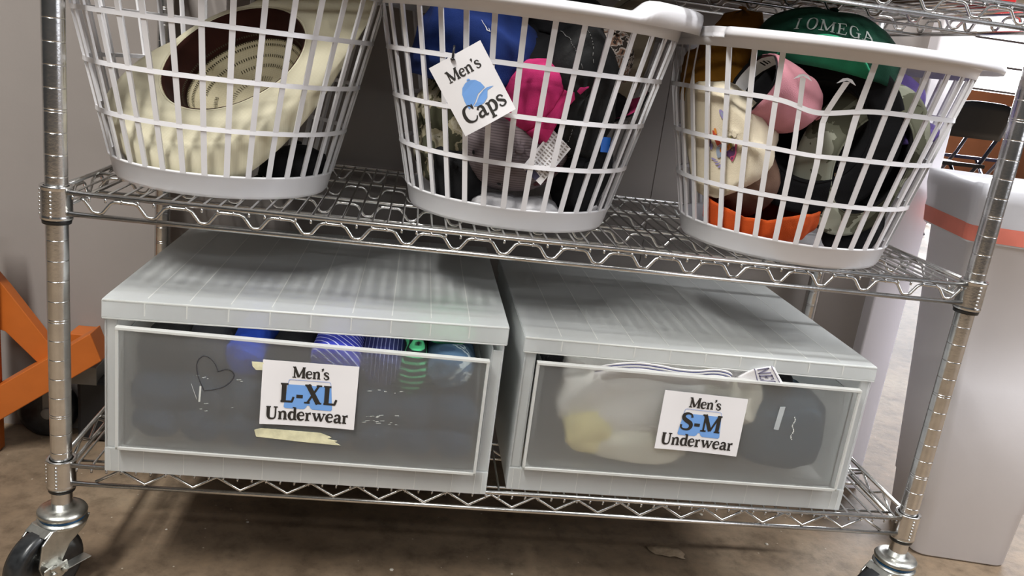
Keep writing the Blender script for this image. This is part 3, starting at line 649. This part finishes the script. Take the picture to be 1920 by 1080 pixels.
# --- hanging paper tag
tagc=empty('hanging_tag',(18.15,-1.35,3.2),'white paper tag with a blue cap picture and black letters, hanging on the middle basket','sign')
TA=Vector((16.52,-1.35,3.92)); TB=Vector((18.65,-1.35,5.41)); TX=(TB-TA).normalized(); TY=Vector((-TX.z,0,TX.x)); TW=2.62; TH=3.42
TY=Vector((TX.z*-1,0,TX.x))
def tp(x,y,off=0.0): # origin top-left, y down negative
    p=TA+TX*x+TY*y; p=p+Vector((0,-.16*math.sin(PI*x/TW)*.9-.03*abs(y),0)); return p+Vector((0,-off,0))
m=MB(); m.grid(lambda u,v: tp(u*TW,-v*TH),12,12,0,smooth=False); m.build('card',paper,tagc,solid=.012)
m=MB(); text(m,"Men's",lambda x,y:tp(x,y,.03),.52,cx=True,mi=0,x0=TW/2+.02,y0=-1.02,bold=1.15); m.build('lettering',ink,tagc); m=MB(); text(m,'Caps',lambda x,y:tp(x,y,.03),.78,cx=True,mi=0,x0=TW/2+.05,y0=-3.02,bold=1.12); m.build('lettering',ink,tagc)
m=MB()
dome=[(-.55,-.62)]+[(-.55+.0+.56*(1-math.cos(PI*k/12)),-.62+ (.72+.0)*math.sin(PI*k/12)) for k in range(1,12)]+[(.52,-.30)]
dome=[(-.58,-.70),(-.60,-.30),(-.55,.02),(-.40,.27),(-.18,.40),(.06,.42),(.28,.32),(.44,.12),(.52,-.16),(.10,-.28),(-.20,-.55),(-.40,-.66)]
m.add([tp(TW/2+x,-1.72+y,.03) for x,y in dome],[tuple(range(len(dome)))[::-1]],0,False)
vis=[(-.34,-.68),(-.14,-.58),(.12,-.36),(.42,-.24),(.62,-.22),(.90,-.30),(.56,-.34),(.40,-.62),(.16,-.76),(-.12,-.78)]
m.add([tp(TW/2+x,-1.72+y,.03) for x,y in vis],[tuple(range(len(vis)))[::-1]],0,False)
bt=[(-.08,.44),(-.06,.50),(.02,.52),(.08,.47),(.08,.44)]; m.add([tp(TW/2+x,-1.72+y,.03) for x,y in bt],[(0,1,2,3,4)],0,False)
m.build('cap_picture',icon_blue,tagc)
m=MB(); cc=tp(1.12,-.16); m.tube([cc+Vector((.02*math.sin(k*PI/8),-.16*math.cos(k*PI/8)+.12,.25+.34*math.sin(k*PI/8))) for k in range(16)],.05,8,closed=True); m.lathe([(0,-.05),(.11,-.03),(.11,.03),(0,.05)],cc+Vector((0,-.08,.02)),12); m.build('black_tie',black_plastic,tagc)

# ------------------------------------------------------------------ storage drawers
def drawer_unit(x0,x1,yf,z0,zt,label,labfn,skew=0.0,yb=16.2,dz=(0,0),lip=.92):
    W_=x1-x0
    s=empty('storage_drawer',((x0+x1)/2,yf,z0),label,'drawer','frosted plastic drawer units on the bottom shelf')
    def tilt(p): return Vector((p.x,p.y,p.z+(skew*(p.x-x0)/W_ if p.z>zt-1.6 else 0)))
    m=MB() # side walls, back, bottom
    for xa,xb in ((x0+.08,x0+.16),(x1-.16,x1-.08)):
        m.box((xa,yf+.05,z0),(xb,yb,zt-.1))
    for xa,xb in ((x0+.16,x0+.62),(x1-.62,x1-.16)): m.box((xa,yf+.12,z0+1.3),(xb,yf+.2,zt-lip))
    for xa in (x0+.62,x1-.70): m.box((xa,yf+.12,z0+1.2),(xa+.08,yb-.3,zt-lip+.1))
    m.box((x0+.08,yb-.08,z0),(x1-.08,yb,zt-.1)); m.box((x0+.1,yf+.1,z0+.02),(x1-.1,yb,z0+.1))
    m.box((x0+.08,yf+.0,z0),(x1-.08,yf+.08,z0+1.28)); m.box((x0+.1,yf+.1,z0+1.2),(x1-.1,yf+1.2,z0+1.28))
    n=10; q0=len(m.f)
    for i in range(1,n): m.box((x0+W_*i/n-.02,yf-.01,z0+.05),(x0+W_*i/n+.02,yf+.5,z0+1.24))
    for xa in (.35,.75,W_-.75,W_-.35): m.box((x0+xa-.02,yf-.01,z0+.05),(x0+xa+.02,yf+.5,z0+1.24))
    for q in range(q0,len(m.m)): m.m[q]=1
    m.build('housing',[frost,frost_edge],s,bevel=.03)
    m=MB() # top with overhanging lip
    def top(u,v):
        pr=[(yf-.02,-lip),(yf-.05,-lip+.1),(yf,-.05),(yf+.06,0),(yf+.7,.02),(yb,.02)]
        k=int(round(v*5)); y,z=pr[k]; return Vector((x0+W_*u,y,zt+z+skew*u))
    m.grid(top,21,6,0,smooth=False)
    for xa in (x0,x1):
        sk=skew*(xa-x0)/W_; m.add([(xa,yf-.02,zt-lip+sk),(xa,yf,zt-.05+sk),(xa,yf+.06,zt+sk),(xa,yb,zt+.02+sk),(xa,yb,zt-lip+sk)],[(0,1,2,3,4)],0,False)
    m.build('top_panel',frost,s,solid=.07,off=0)
    m=MB(); n=10
    for i in range(1,n):
        x=x0+W_*i/n; sk=skew*i/n
        m.box((x-.03,yf-.075,zt-lip*.86+sk),(x+.03,yf+.4,zt-.06+sk)); m.box((x-.025,yf+.4,zt-.32+sk),(x+.025,yb-.1,zt+.062+sk))
    for k in range(1,12):
        y=yf+.35+(yb-yf)*k/12; 
        for q in range(10):
            a=x0+W_*q/10+.04; sk=skew*(q+.5)/10; m.box((a,y-.02,zt-.26+sk),(a+W_/10-.08,y+.02,zt+.02+sk))
    m.tube([(x0+.02,yf+.0,zt-.02),(x1-.02,yf+.0,zt-.02+skew)],.06,6); m.tube([(x0+.02,yf-.05,zt-lip+.02),(x1-.02,yf-.05,zt-lip+.02+skew)],.05,6)
    m.build('top_ribs',frost_edge,s)
    d0,d1=x0+.72,x1-.78; za,zb=z0+1.42,zt-1.18
    dr=part('drawer',((d0+d1)/2,yf-.35,za),s)
    def dt(p): return Vector((p.x,p.y,p.z+dz[0]+(dz[1]-dz[0])*(p.x-d0)/(d1-d0)))
    m=MB(); yd=yf-.35
    m.box((d0+.05,yd,za+.05),(d1-.05,yd+.08,zb-.05))
    m.map(dt); m.build('drawer_front',frost_front,dr)
    m=MB(); m.box((d0+.35,yd+.1,za+.25),(d0+.42,yb-1.5,zb-.3)); m.box((d1-.42,yd+.1,za+.25),(d1-.35,yb-1.5,zb-.3)); m.box((d0+.35,yb-1.5,za+.25),(d1-.35,yb-1.42,zb-.3)); m.box((d0+.35,yd+.1,za+.2),(d1-.35,yb-1.5,za+.27))
    m.map(dt); m.build('drawer_tray',frost_front,dr)
    m=MB(); e=.14
    for a,b in (((d0,yd-.12,zb-e),(d1,yd+.22,zb)),((d0,yd-.10,za),(d1,yd+.12,za+e)),((d0,yd-.10,za),(d0+e,yd+.16,zb)),((d1-e,yd-.10,za),(d1,yd+.16,zb))): m.box(a,b)
    m.map(dt); m.build('drawer_edge',frost_edge,dr,bevel=.02)
    labfn(dr,yd)
    return s
def paper_label(dr,y,P,word,yaw=0):
    tl,tr,br,bl=[Vector((a,y,b)) for a,b in P]; Wd=4.63; Hd=3.32
    def fn(x,yy,off=0):
        u=x/Wd; v=-yy/Hd; p=tl.lerp(tr,u).lerp(bl.lerp(br,u),v); cur=.05+.10*(2*u-1)**2*0.6
        return Vector((p.x,y-.03-cur*v*1.4-off,p.z))
    lb=part('paper_label',(tl.x+2.3,y,bl.z),dr)
    m=MB(); n0=len(m.v)
    m.grid(lambda u,v:fn(u*Wd,-v*Hd),14,8,0)
    m.grid(lambda u,v:fn(u*Wd,-v*Hd)+Vector((0,.015,0)),14,8,0)
    F=lambda k:(lambda x,yy:fn(x,yy,k))
    def poly(pts,k,mi): m.add([fn(x,yy,k) for x,yy in pts],[tuple(range(len(pts)))],mi,False)
    cx=Wd/2
    # boxer shorts picture
    a=[(-1.06,-1.02),(1.04,-1.02),(1.04,-1.0),(1.18,-2.32),(1.1,-2.42),(.25,-2.40),(.12,-2.28),(.08,-2.14),(-.12,-2.14),(-.18,-2.30),(-.28,-2.42),(-1.14,-2.42),(-1.2,-2.32)]
    L_=[(-1.06,-1.17),(0,-1.17),(-.02,-2.22),(-.07,-2.22),(-.12,-2.34),(-.22,-2.42),(-1.14,-2.42),(-1.20,-2.34)]
    R_=[(0,-1.17),(1.04,-1.17),(1.16,-2.34),(1.10,-2.42),(.20,-2.42),(.09,-2.34),(.04,-2.22),(-.02,-2.22)]
    poly([(cx+x,yy) for x,yy in L_],.012,2); poly([(cx+x,yy) for x,yy in R_],.012,2)
    def line(pts,wd,mi,k):
        for (xa,ya),(xb,yb) in zip(pts,pts[1:]):
            d=Vector((xb-xa,yb-ya)).normalized()*wd/2; nx,ny=-d.y,d.x
            poly([(xa-d.x+nx,ya-d.y+ny),(xb+d.x+nx,yb+d.y+ny),(xb+d.x-nx,yb+d.y-ny),(xa-d.x-nx,ya-d.y-ny)],k,mi)
    line([(cx-1.06,-1.17),(cx-1.01,-.95),(cx-.95,-.92),(cx+.92,-.92),(cx+.99,-.96),(cx+1.04,-1.17)],.028,3,.013)
    text(m,"Men's",F(.02),.56,cx=True,mi=1,x0=cx+.02,y0=-.80,bold=1.28)
    text(m,word,F(.024),.98,cx=True,mi=1,x0=cx-.02,y0=-2.10,track=.02,bold=1.22)
    text(m,'Underwear',F(.02),.655,cx=True,mi=1,x0=cx,y0=-3.02,track=.0,bold=1.28)
    base=WL[lb.name]; o=m.build('label_card',[paper,ink,icon_blue,icon_line],lb) if False else None
    bpy.data.objects.remove(lb); m.build('paper_label',[paper,ink,icon_blue,icon_line],dr)
def tape(dr,pts,y,th=.03):
    m=MB(); m.prism([(a,b) for a,b in pts],(0,y-th,0),(1,0,0),(0,0,1),(0,1,0),th); m.build('tape_strip',tape_m,dr)
def labL(dr,yd):
    paper_label(dr,yd,[(9.90,-10.72),(14.54,-10.70),(14.53,-14.05),(9.90,-14.08)],'L-XL')
    tape(dr,[(9.65,-14.50),(10.0,-14.38),(12.9,-14.42),(13.45,-14.62),(13.25,-14.72),(13.75,-14.80),(13.6,-14.86),(13.92,-15.03),(12.0,-14.98),(9.75,-14.86)],yd-.01)
    tape(dr,[(9.38,-10.88),(9.95,-10.88),(9.95,-11.28),(9.60,-11.30),(9.42,-11.12)],yd-.01)
    m=MB(); pts=catmull([(7.80,-11.55),(7.66,-11.18),(7.40,-10.88),(7.10,-10.80),(6.86,-11.05),(6.80,-11.45),(6.90,-11.95),(7.08,-12.38),(7.16,-12.58)],6)+catmull([(7.18,-12.60),(7.65,-12.50),(8.10,-12.32),(8.42,-12.02),(8.57,-11.68),(8.42,-11.45),(8.15,-11.40),(7.80,-11.55)],6)
    P=[Vector((p[0],yd-.012,p[1])) for p in [(q.x,q.y) for q in [Vector((a[0],a[1],0)) for a in pts]]] if False else [Vector((q[0],yd-.012,q[1])) for q in pts]
    m.tube(P,.028,6); m.map(lambda p:Vector((p.x,yd-.012+(p.y-yd+.012)*.25,p.z))); m.build('heart_drawing',M('marker_line',(.035,.035,.04),.6),dr)
    scr=M('pale_scuff',(.52,.53,.50),.7); m=MB()
    for k in range(34):
        x=random.choice([8.9,15.1,15.6,7.2,16.2])+random.gauss(0,.22); z=random.choice([-11.9,-13.6,-13.3])+random.gauss(0,.06); l=random.uniform(.03,.12)
        m.obox((x,yd-.006,z),(l,0,l*.1),(0,.004,0),(0,0,.012))
    m.obox((6.98,yd-.006,-12.8),(.02,0,.42),(0,.004,0),(.045,0,0)); m.obox((6.7,yd-.006,-12.7),(.14,0,-.4),(0,.004,0),(.008,0,.003))
    tag(m.build('scuff_marks',scr,dr),kind='stuff')
def labR(dr,yd):
    paper_label(dr,yd,[(30.45,-10.90),(35.08,-11.05),(35.03,-14.37),(30.40,-14.22)],'S-M')
    m=MB(); m.prism([(0,0),(.30,.03),(.20,-1.35),(-.08,-1.32)],(36.95,yd-.02,-11.35),(1,0,0),(0,0,1),(0,1,0),.02); m.build('tape_residue',M('clear_tape_mark',(.42,.45,.46),.4),dr)
    m=MB()
    for k in range(14): m.obox((37.9+.06*math.sin(k)+k*.008,yd-.006,-11.9-k*.1),(.03,0,0),(0,.004,0),(0,0,random.uniform(.01,.05)))
    m.build('scuff_marks',M('pale_scratch',(.62,.63,.60),.7),dr)
drawer_unit(2.32,21.72,-.9,-17.50,-8.50,'frosted plastic drawer with a drawn heart and an L-XL underwear label',labL,skew=.38,dz=(.02,-.12))
drawer_unit(22.75,42.08,-.15,-17.50,-8.78,'frosted plastic drawer with an S-M underwear label, on the right of its twin',labR,lip=.80,dz=(.03,-.03))

# garments in the drawers
def roll(label,x,z,mat,rx=1.2,rz=1.2,y0=-1.1,y1=5.5,seed=0,name='rolled_underwear',group=None):
    m=MB()
    def g(u,v):
        a=2*PI*u; e=max(0,1-abs(2*v-1)**12)**.5; y=y0+(y1-y0)*v
        sp=.08*math.sin(a*2+v*3+seed)
        d=noise.noise_vector(Vector((math.cos(a)+seed*3,math.sin(a),y*.5)))*.16
        return Vector((x+(rx+sp)*e*math.cos(a),y,z+(rz+sp)*e*math.sin(a)))+Vector(d)
    m.grid(g,36,18,0,True,False); o=m.build(name,mat); tag(o,label,'underwear',group); return o
blue_b=cloth('bright_blue_cotton',(.015,.06,.42)); char=cloth('charcoal_cotton',(.03,.032,.037))
viol=striped('violet_blue_white_stripe',(.040,.050,.40),(.55,.58,.80),55,.10,'DIAGONAL',.6); navs=striped('navy_blue_stripe',(.018,.022,.10),(.22,.25,.42),60,.10,'X',.5)
gb=striped('green_black_stripe',(.015,.02,.02),(.10,.55,.25),36,.45,'Z',.3); den=camo('denim_blue_print',[(.055,.10,.17),(.07,.13,.21),(.45,.52,.55),(.05,.09,.15)],30); den.node_tree.nodes['Color Ramp'].color_ramp.elements[2].position=.60; den.node_tree.nodes['Color Ramp'].color_ramp.elements[3].position=.66
lime=cloth('lime_green_cotton',(.10,.55,.22)); ink_navy=cloth('ink_navy_jersey',(.032,.050,.078))
TL=[('black rolled underwear at the left end of the L-XL drawer',4.9,-11.05,blk2,1.15,1.05,'black'),
('charcoal rolled underwear second from the left in the L-XL drawer',7.0,-11.0,char,1.15,1.12,''),
('bright blue rolled underwear peeking over the L-XL drawer front',9.0,-10.95,blue_b,1.0,1.12,''),
('black rolled underwear behind the L-XL paper label',11.0,-11.0,blk,1.1,1.1,''),
('violet blue underwear with white stripes peeking over the L-XL drawer front',13.3,-10.75,viol,1.35,1.15,''),
('navy underwear with pale stripes beside the violet blue pair',15.6,-10.85,navs,1.15,1.12,''),
('underwear striped green and black in the L-XL drawer',17.2,-11.0,gb,.75,1.3,''),
('denim blue patterned underwear at the right end of the L-XL drawer',19.1,-10.75,den,1.25,1.1,'')]
for i,(l,x,z,mt,rx,rz,_) in enumerate(TL): roll(l,x,z,mt,rx,rz,seed=i,y0=-1.08)
roll('lime green underwear lying on top of the denim blue pair',18.8,-9.35,lime,1.6,.4,y0=.3,y1=4,seed=12)
for i in range(8): roll('dark navy rolled underwear in the lower layer of the L-XL drawer',4.75+i*2.12,-13.15,ink_navy,1.18,1.2,seed=20+i,group='dark rolled underwear in the lower layers of the L-XL drawer')
for i in range(8): roll('dark navy rolled underwear in the lower layer of the L-XL drawer',4.75+i*2.12,-14.8,ink_navy,1.18,.95,seed=40+i,group='dark rolled underwear in the lower layers of the L-XL drawer')
wht=cloth('white_jersey',(.86,.84,.80),.05); crm=cloth('cream_jersey',(.80,.76,.64),.05); yel=cloth('pale_yellow_jersey',(.82,.72,.38),.08); dnv=cloth('dark_slate_jersey',(.04,.065,.09))
# white briefs with striped waistband
br=empty('white_briefs',(30,1.2,-15.5),'white briefs with thin navy stripes on the waistband, draped across the S-M drawer','underwear')
bundle('body',None,None,(29.6,2.75,-12.2),(8.8,5.2,4.8),wht,seed=3,wr=.5,parent=br)
m=MB(); wp=catmull([(26.7,.10,-10.15),(27.6,-.18,-9.78),(28.8,-.32,-9.56),(30.0,-.28,-9.62),(31.0,-.25,-9.74),(32.0,-.25,-9.74),(33.0,-.28,-9.58),(33.7,-.25,-9.64),(34.05,-.1,-9.88),(33.6,.25,-10.2)],8)
n=len(wp)
def band(u,v):
    k=u*(n-1); i=min(int(k),n-2); p=wp[i].lerp(wp[i+1],k-i); return p+Vector((0,.25*v,-.95*v))
for j,(v0,v1,mi) in enumerate([(0,.10,0),(.10,.17,1),(.17,.30,0),(.30,.36,1),(.36,1,0)]): m.grid(lambda u,v:band(u,v0+(v1-v0)*v),60,3,mi)
m.build('waistband',[whitec,M('navy_thread',(.07,.08,.22),.8)],br,solid=.05)
bundle('yellow_underwear','pale yellow underwear pressed against the S-M drawer front','underwear',(27.0,1.0,-14.1),(2.6,2.0,2.3),yel,seed=6,wr=.3)
bundle('white_underwear','crumpled white underwear at the bottom of the S-M drawer under the draped briefs','underwear',(29.9,2.0,-14.7),(6.0,4.2,1.9),crm,seed=8,wr=.3)
bundle('slate_underwear','dark slate bundle of underwear at the right of the S-M drawer','underwear',(38.2,2.9,-13.4),(5.4,6.4,4.7),dnv,seed=9,wr=.3,exp=.7)
nb=empty('white_briefs',(35.5,1.0,-13),'white briefs with a lettered waistband folded over the S-M drawer front','underwear')
bundle('body',None,None,(34.6,2.0,-11.6),(3.6,3.6,3.4),crm,seed=12,wr=.35,parent=nb)
def nbt(u,t):
    # the band comes up from behind, folds over and runs down the front, turning to the right
    k=min(u/.35,1); y=.55-.92*math.sin(k*PI/2); d=max(0,(u-.35)/.65)
    Lp=Vector((35.1+.35*d,y,-9.40-.78*d-.35*(1-k))); Rp=Vector((36.0+.75*d,y,-9.16-1.0*d-.35*(1-k)))
    p=Lp+(Rp-Lp)*t; p.z-=.55*max(0,-t)**1.2+.5*max(0,t-1); p.y+=.25*max(0,-t); return p
nbf=lambda u,v: nbt(u,-.75+2.0*v)
m=MB(); m.grid(nbf,24,16,0)
for t0 in (0.0,1.0): m.grid(lambda u,v:nbt(u,t0+.05*v)+Vector((0,-.03,.02)),24,2,1)
text(m,'NEF',lambda x,y:nbt(.34+x/2.4,.16+y/.98)+Vector((0,-.04,.025)),.66,mi=1,track=.05,bold=1.1)
m.build('waistband',[whitec,M('grey_thread',(.16,.15,.22),.8)],nb,solid=.05,off=1)
bundle('flap',None,None,(34.5,.75,-10.05),(1.5,.9,.8),whitec,seed=14,wr=.15,parent=nb)
bundle('black_underwear','small black underwear beside the lettered waistband in the S-M drawer','underwear',(37.4,1.3,-10.45),(1.1,1.8,1.1),blk,seed=15,wr=.1)
bundle('black_underwear','black underwear at the left corner of the S-M drawer','underwear',(24.6,2.4,-10.9),(1.4,3.4,2.2),blk2,seed=16,wr=.15)

# ------------------------------------------------------------------ white bin with liner
bin_m=M('bin_plastic',(0.78,0.76,0.78),0.5,var=0.03,vs=8,bump=.05,bs=150)
liner=frosted('thin_white_liner',(0.86,0.86,0.88),.10,.05,.4); redt=M('red_drawtape',(0.72,0.20,0.14),.5,var=.08)
tb=empty('waste_bin',(58,14,-25),'tall white plastic waste bin lined with a bag, beside the right post','bin')
ang=math.radians(-10); bx=Vector((math.cos(ang),math.sin(ang),0)); by=Vector((-bx.y,bx.x,0)); bo=Vector((53.3,7.8,0))
def rr(u,wd,dp,r,z,ox,oy):
    # rounded rectangle, u in 0..1
    pts=[]; seg=6
    for (cx,cy,a0) in ((wd-r,r,-90),(wd-r,dp-r,0),(r,dp-r,90),(r,r,180)):
        for k in range(seg+1):
            a=math.radians(a0+90*k/seg); pts.append((cx+r*math.cos(a),cy+r*math.sin(a)))
    return [bo+bx*(x-ox)+by*(y-oy)+Vector((0,0,z)) for x,y in pts]
def shell(levels,mi=0,mb=None,flip=False):
    m=mb or MB(); rows=[rr(0,*l) for l in levels]; n=len(rows[0]); vs=[p for r_ in rows for p in r_]
    m.add(vs,[(j*n+i,j*n+(i+1)%n,(j+1)*n+(i+1)%n,(j+1)*n+i) for j in range(len(rows)-1) for i in range(n)],mi); return m
ZR=.7
def lv(t,e=0.0,r=1.1): # t height fraction
    k=t; return (6.6+4.2*k+2*e,5.6+2.2*k+2*e,r,-25+(ZR+25)*t,2.0*k+e,-.1*k+e)
m=shell([lv(.0,-.15,.8),lv(.006,0,1),lv(.16),lv(.163,.06),lv(.5),lv(1.0),lv(1.0,.25),lv(.975,.25),lv(.975,.0)]); n=28
m.add(rr(0,*lv(0.001,-.15,.8)),[tuple(range(n))[::-1]]); m.build('bin_body',bin_m,tb,solid=.08)
m=MB()
def lin(t,e,r=1.1):
    base=rr(0,*lv(t,e,r)); 
    return [p+Vector(noise.noise_vector(Vector((p.x*.9,p.y*.9,p.z*.35))))*.16 for p in base]
rows=[lin(.868,.40),lin(.872,.42),lin(.895,.40),lin(.912,.42),lin(.93,.36),lin(.97,.45),lin(1.008,.42),lin(1.014,.1),lin(.97,-.2),lin(.8,-.35),lin(.5,-.3)]
# denser rows for crinkles
def dens(row,k=4):
    out=[]; n=len(row)
    for i in range(n):
        for j in range(k): out.append(row[i].lerp(row[(i+1)%n],j/k))
    return out
rows=[dens(r_) for r_ in rows]; n=len(rows[0])
for ri,r_ in enumerate(rows):
    for i,p in enumerate(r_):
        amp=.12 if ri>5 else .05
        p+=Vector(noise.noise_vector(Vector((p.x*2.2,p.y*2.2,ri*.2))))*amp
m.add([p for r_ in rows for p in r_],[(j*n+i,j*n+(i+1)%n,(j+1)*n+(i+1)%n,(j+1)*n+i) for j in range(len(rows)-1) for i in range(n)]); m.build('bag_liner',liner,tb)
m=MB(); rw=[dens(lin(t,.44)) for t in (.872,.885,.900,.912)]; n=len(rw[0]); m.add([p+Vector((0,0,0)) for r_ in rw for p in r_],[(j*n+i,j*n+(i+1)%n,(j+1)*n+(i+1)%n,(j+1)*n+i) for j in range(3) for i in range(n)]); m.build('drawtape',redt,tb)

# ------------------------------------------------------------------ orange cart at the left
oc=cloth('orange_enamel',(0.55,0.115,0.010)); oc=M('orange_enamel',(0.46,0.115,0.016),.42,var=.1,vs=15)
cart=empty('steel_cart',(-8,15,-25),'orange steel wheeled frame standing by the back wall at the left','cart')
m=MB(); m.prism([(-9.9,-12.6),(-9.1,-13.6),(-4.9,-19.4),(-6.3,-19.6),(-9.2,-16.6),(-9.9,-16.4)],(0,14.6,0),(1,0,0),(0,0,1),(0,1,0),.9); m.build('gusset_plate',oc,cart,bevel=.05)
m=MB(); m.obox((-8.0,14.1,-20.3),(4.6,1.0,3.25),(0,.9,0),(-.35,.0,.95)); 
m.build('lower_beam',oc,cart,bevel=.06)
m=MB(); m.obox((-10.3,14.0,-17),(.75,0,0),(0,.8,0),(0,0,8)); m.build('upright',oc,cart,bevel=.06)
m=MB(); m.box((-5.9,16.2,-19.2),(-4.45,18.0,-17.0)); m.build('beam_end',oc,cart,bevel=.05)
m=MB(); m.box((-6.2,16.0,-20.6),(-4.0,18.0,-19.25)); m.obox((-7.3,16.2,-21.7),(.35,0,0),(0,.1,0),(0,0,1.3)); m.lathe([(0,-.15),(.42,-.15),(.42,.15),(0,.15)],(-7.3,16.1,-23.0),16,M=Matrix.Rotation(PI/2,3,'X')); m.build('caster_bracket',M('grey_steel',(.22,.22,.21),.45,.6),cart,bevel=.04)
m=MB(); m.lathe([(0,-.7),(1.5,-.7),(1.9,-.55),(2.0,-.2),(2.0,.2),(1.9,.55),(1.5,.7),(0,.7)],(-7.6,17.0,-23.0),36,M=Matrix.Rotation(PI/2,3,'X')); m.build('wheel',rubber,cart)
bx_=MB(); bx_.box((-5.4,16.1,-24.9),(-.6,17.7,-20.3)); tag(bx_.build('black_case',M('black_case_plastic',(.008,.008,.009),.5),bevel=.3),'black plastic case on the floor behind the left post','case')

# ------------------------------------------------------------------ folding chairs beyond
def chair(x,y,yaw,label,mt,tilt=0):
    c=empty('folding_chair',(x,y,-25),label,'chair','dark folding chairs in the far room')
    R=Matrix.Rotation(yaw,3,'Z'); o=Vector((x,y,-25)); f=lambda p:R@Vector(p)+o
    m=MB(); m.grid(lambda u,v:Vector(((u-.5)*16,7.5+2*v+.8*math.cos((u-.5)*PI),24.5+8.5*v-.9*(2*u-1)**4*v)),12,6); m.map(f); m.build('backrest',mt,c,solid=.8)
    m=MB(); m.prism([(-7.5,-7),(7.5,-7),(8,6),(-8,6)],(0,0,17),(1,0,0),(0,1,.05),(0,0,1),.9); m.map(f); m.build('seat',mt,c)
    for s in (-1,1):
        m=MB(); m.tube([(s*8.6,10,31),(s*8.6,4,19),(s*8.6,-9,0.3)],.5,8); m.map(f); m.build('leg',chair_leg,c)
        m=MB(); m.tube([(s*7.8,-5,17),(s*7.8,9,0.3)],.5,8); m.map(f); m.build('leg',chair_leg,c)
    m=MB(); m.tube([(-8.6,-7.6,2),(8.6,-7.6,2)],.4,8); m.map(f); m.build('stretcher',chair_leg,c)
chair_leg=M('blue_grey_tube',(.03,.035,.06),.3,.5); cb=M('black_vinyl',(.006,.006,.007),.65); cbl=M('navy_vinyl',(.02,.025,.07),.3)
chair(145.5,158.4,math.radians(190),'black folding chair beyond the right basket, with a glare sheet on its seat',cb)
chair(177,194,math.radians(190),'dark navy folding chair beside the right post, in the far room',cbl)
chair(157,196,math.radians(185),'black folding chair furthest left, mostly hidden by the right basket',cb)
m=MB(); m.obox((144.2,156,-6.95),(4.6,.8,0),(-.8,3.4,.1),(0,0,.06)); tag(m.build('seat_glare',paper),'white sheet standing in for glare on the black folding chair seat','paper')  # pale slab that imitates the glare on the seat

shade_box_m=M('shade_box_brown',(.30,.20,.12),.8)  # boxes added above the view to shade the baskets and wall below
m=MB(); m.box((2.2,.5,SH[2]+.02),(26.8,15.6,SH[2]+9)); m.box((2.0,.3,SH[2]+8.2),(27,15.8,SH[2]+9.3)); tag(m.build('added_shade_box',shade_box_m,bevel=.1),'large brown box added on the top shelf to shade the left baskets','box')
m=MB(); m.box((28.2,.3,SH[2]+.02),(42.6,15.6,SH[2]+6)); tag(m.build('added_shade_box',shade_box_m,bevel=.1),'low brown box added for shade on the top shelf beside the red package','box')
# red package on the top shelf, dead leaf, grit
m=MB(); m.box((43.5,1.2,SH[2]+.02),(45.3,4.5,SH[2]+3.2)); tag(m.build('red_package',M('red_plastic',(.6,.02,.02),.4),bevel=.1),'small red package on the top wire shelf','package')
m=MB()
lf=[(-1.15,.05),(-.85,.35),(-.5,.52),(-.1,.6),(.3,.55),(.6,.62),(.85,.45),(1.05,.3),(1.0,.0),(1.15,-.12),(.9,-.25),(.55,-.2),(.3,-.42),(-.1,-.35),(-.5,-.45),(-.9,-.25)]
ca,sa=math.cos(-.45),math.sin(-.45)
def lp(x,y): return Vector((34.9+ca*x*1.15-sa*y*1.15,6.2+sa*x*1.15+ca*y*1.15,-24.93+.10*abs(y)+.07*math.sin(x*2.5)+.05*x*x*.6))
m.add([lp(0,0)]+[lp(*p) for p in lf]+[lp(p[0]*.5,p[1]*.5) for p in lf],[(0,17+i,17+(i+1)%16) for i in range(16)]+[(17+i,1+i,1+(i+1)%16,17+(i+1)%16) for i in range(16)])
tag(m.build('dry_leaf',M('dry_leaf',(.36,.27,.18),.8,var=.2,vs=120),solid=.02,off=1),'curled dry brown leaf on the concrete under the right drawer','leaf')
for x,y,sz,lb in [(8.1,7.1,.10,'tiny pale crumb on the floor below the heart drawing'),(3.6,5.8,.08,'tiny pale crumb on the floor near the left front caster'),(24.4,3.1,.09,'tiny pale crumb at the bottom middle of the floor'),
    (40.4,11.0,.12,'small pale grit under the right end of the bottom shelf'),(39.0,11.4,.16,'dark edged chip of concrete under the right end of the bottom shelf'),(42.6,8.0,.14,'pale crumb just left of the right front caster'),(44.5,4.2,.16,'pale crumb at the bottom edge below the right front caster'),(17.2,2.9,.14,'pale chip on the floor at the bottom centre, left of the leaf')]:
    m=MB(); m.lathe([(0,0),(sz,.0),(sz*.8,sz*.4),(0,sz*.5)],(x,y,-25),6); tag(m.build('paper_crumb',bpy.data.materials.get('crumb') or M('crumb',(.55,.5,.42),.9)),lb,'crumb','pale crumbs scattered on the floor')
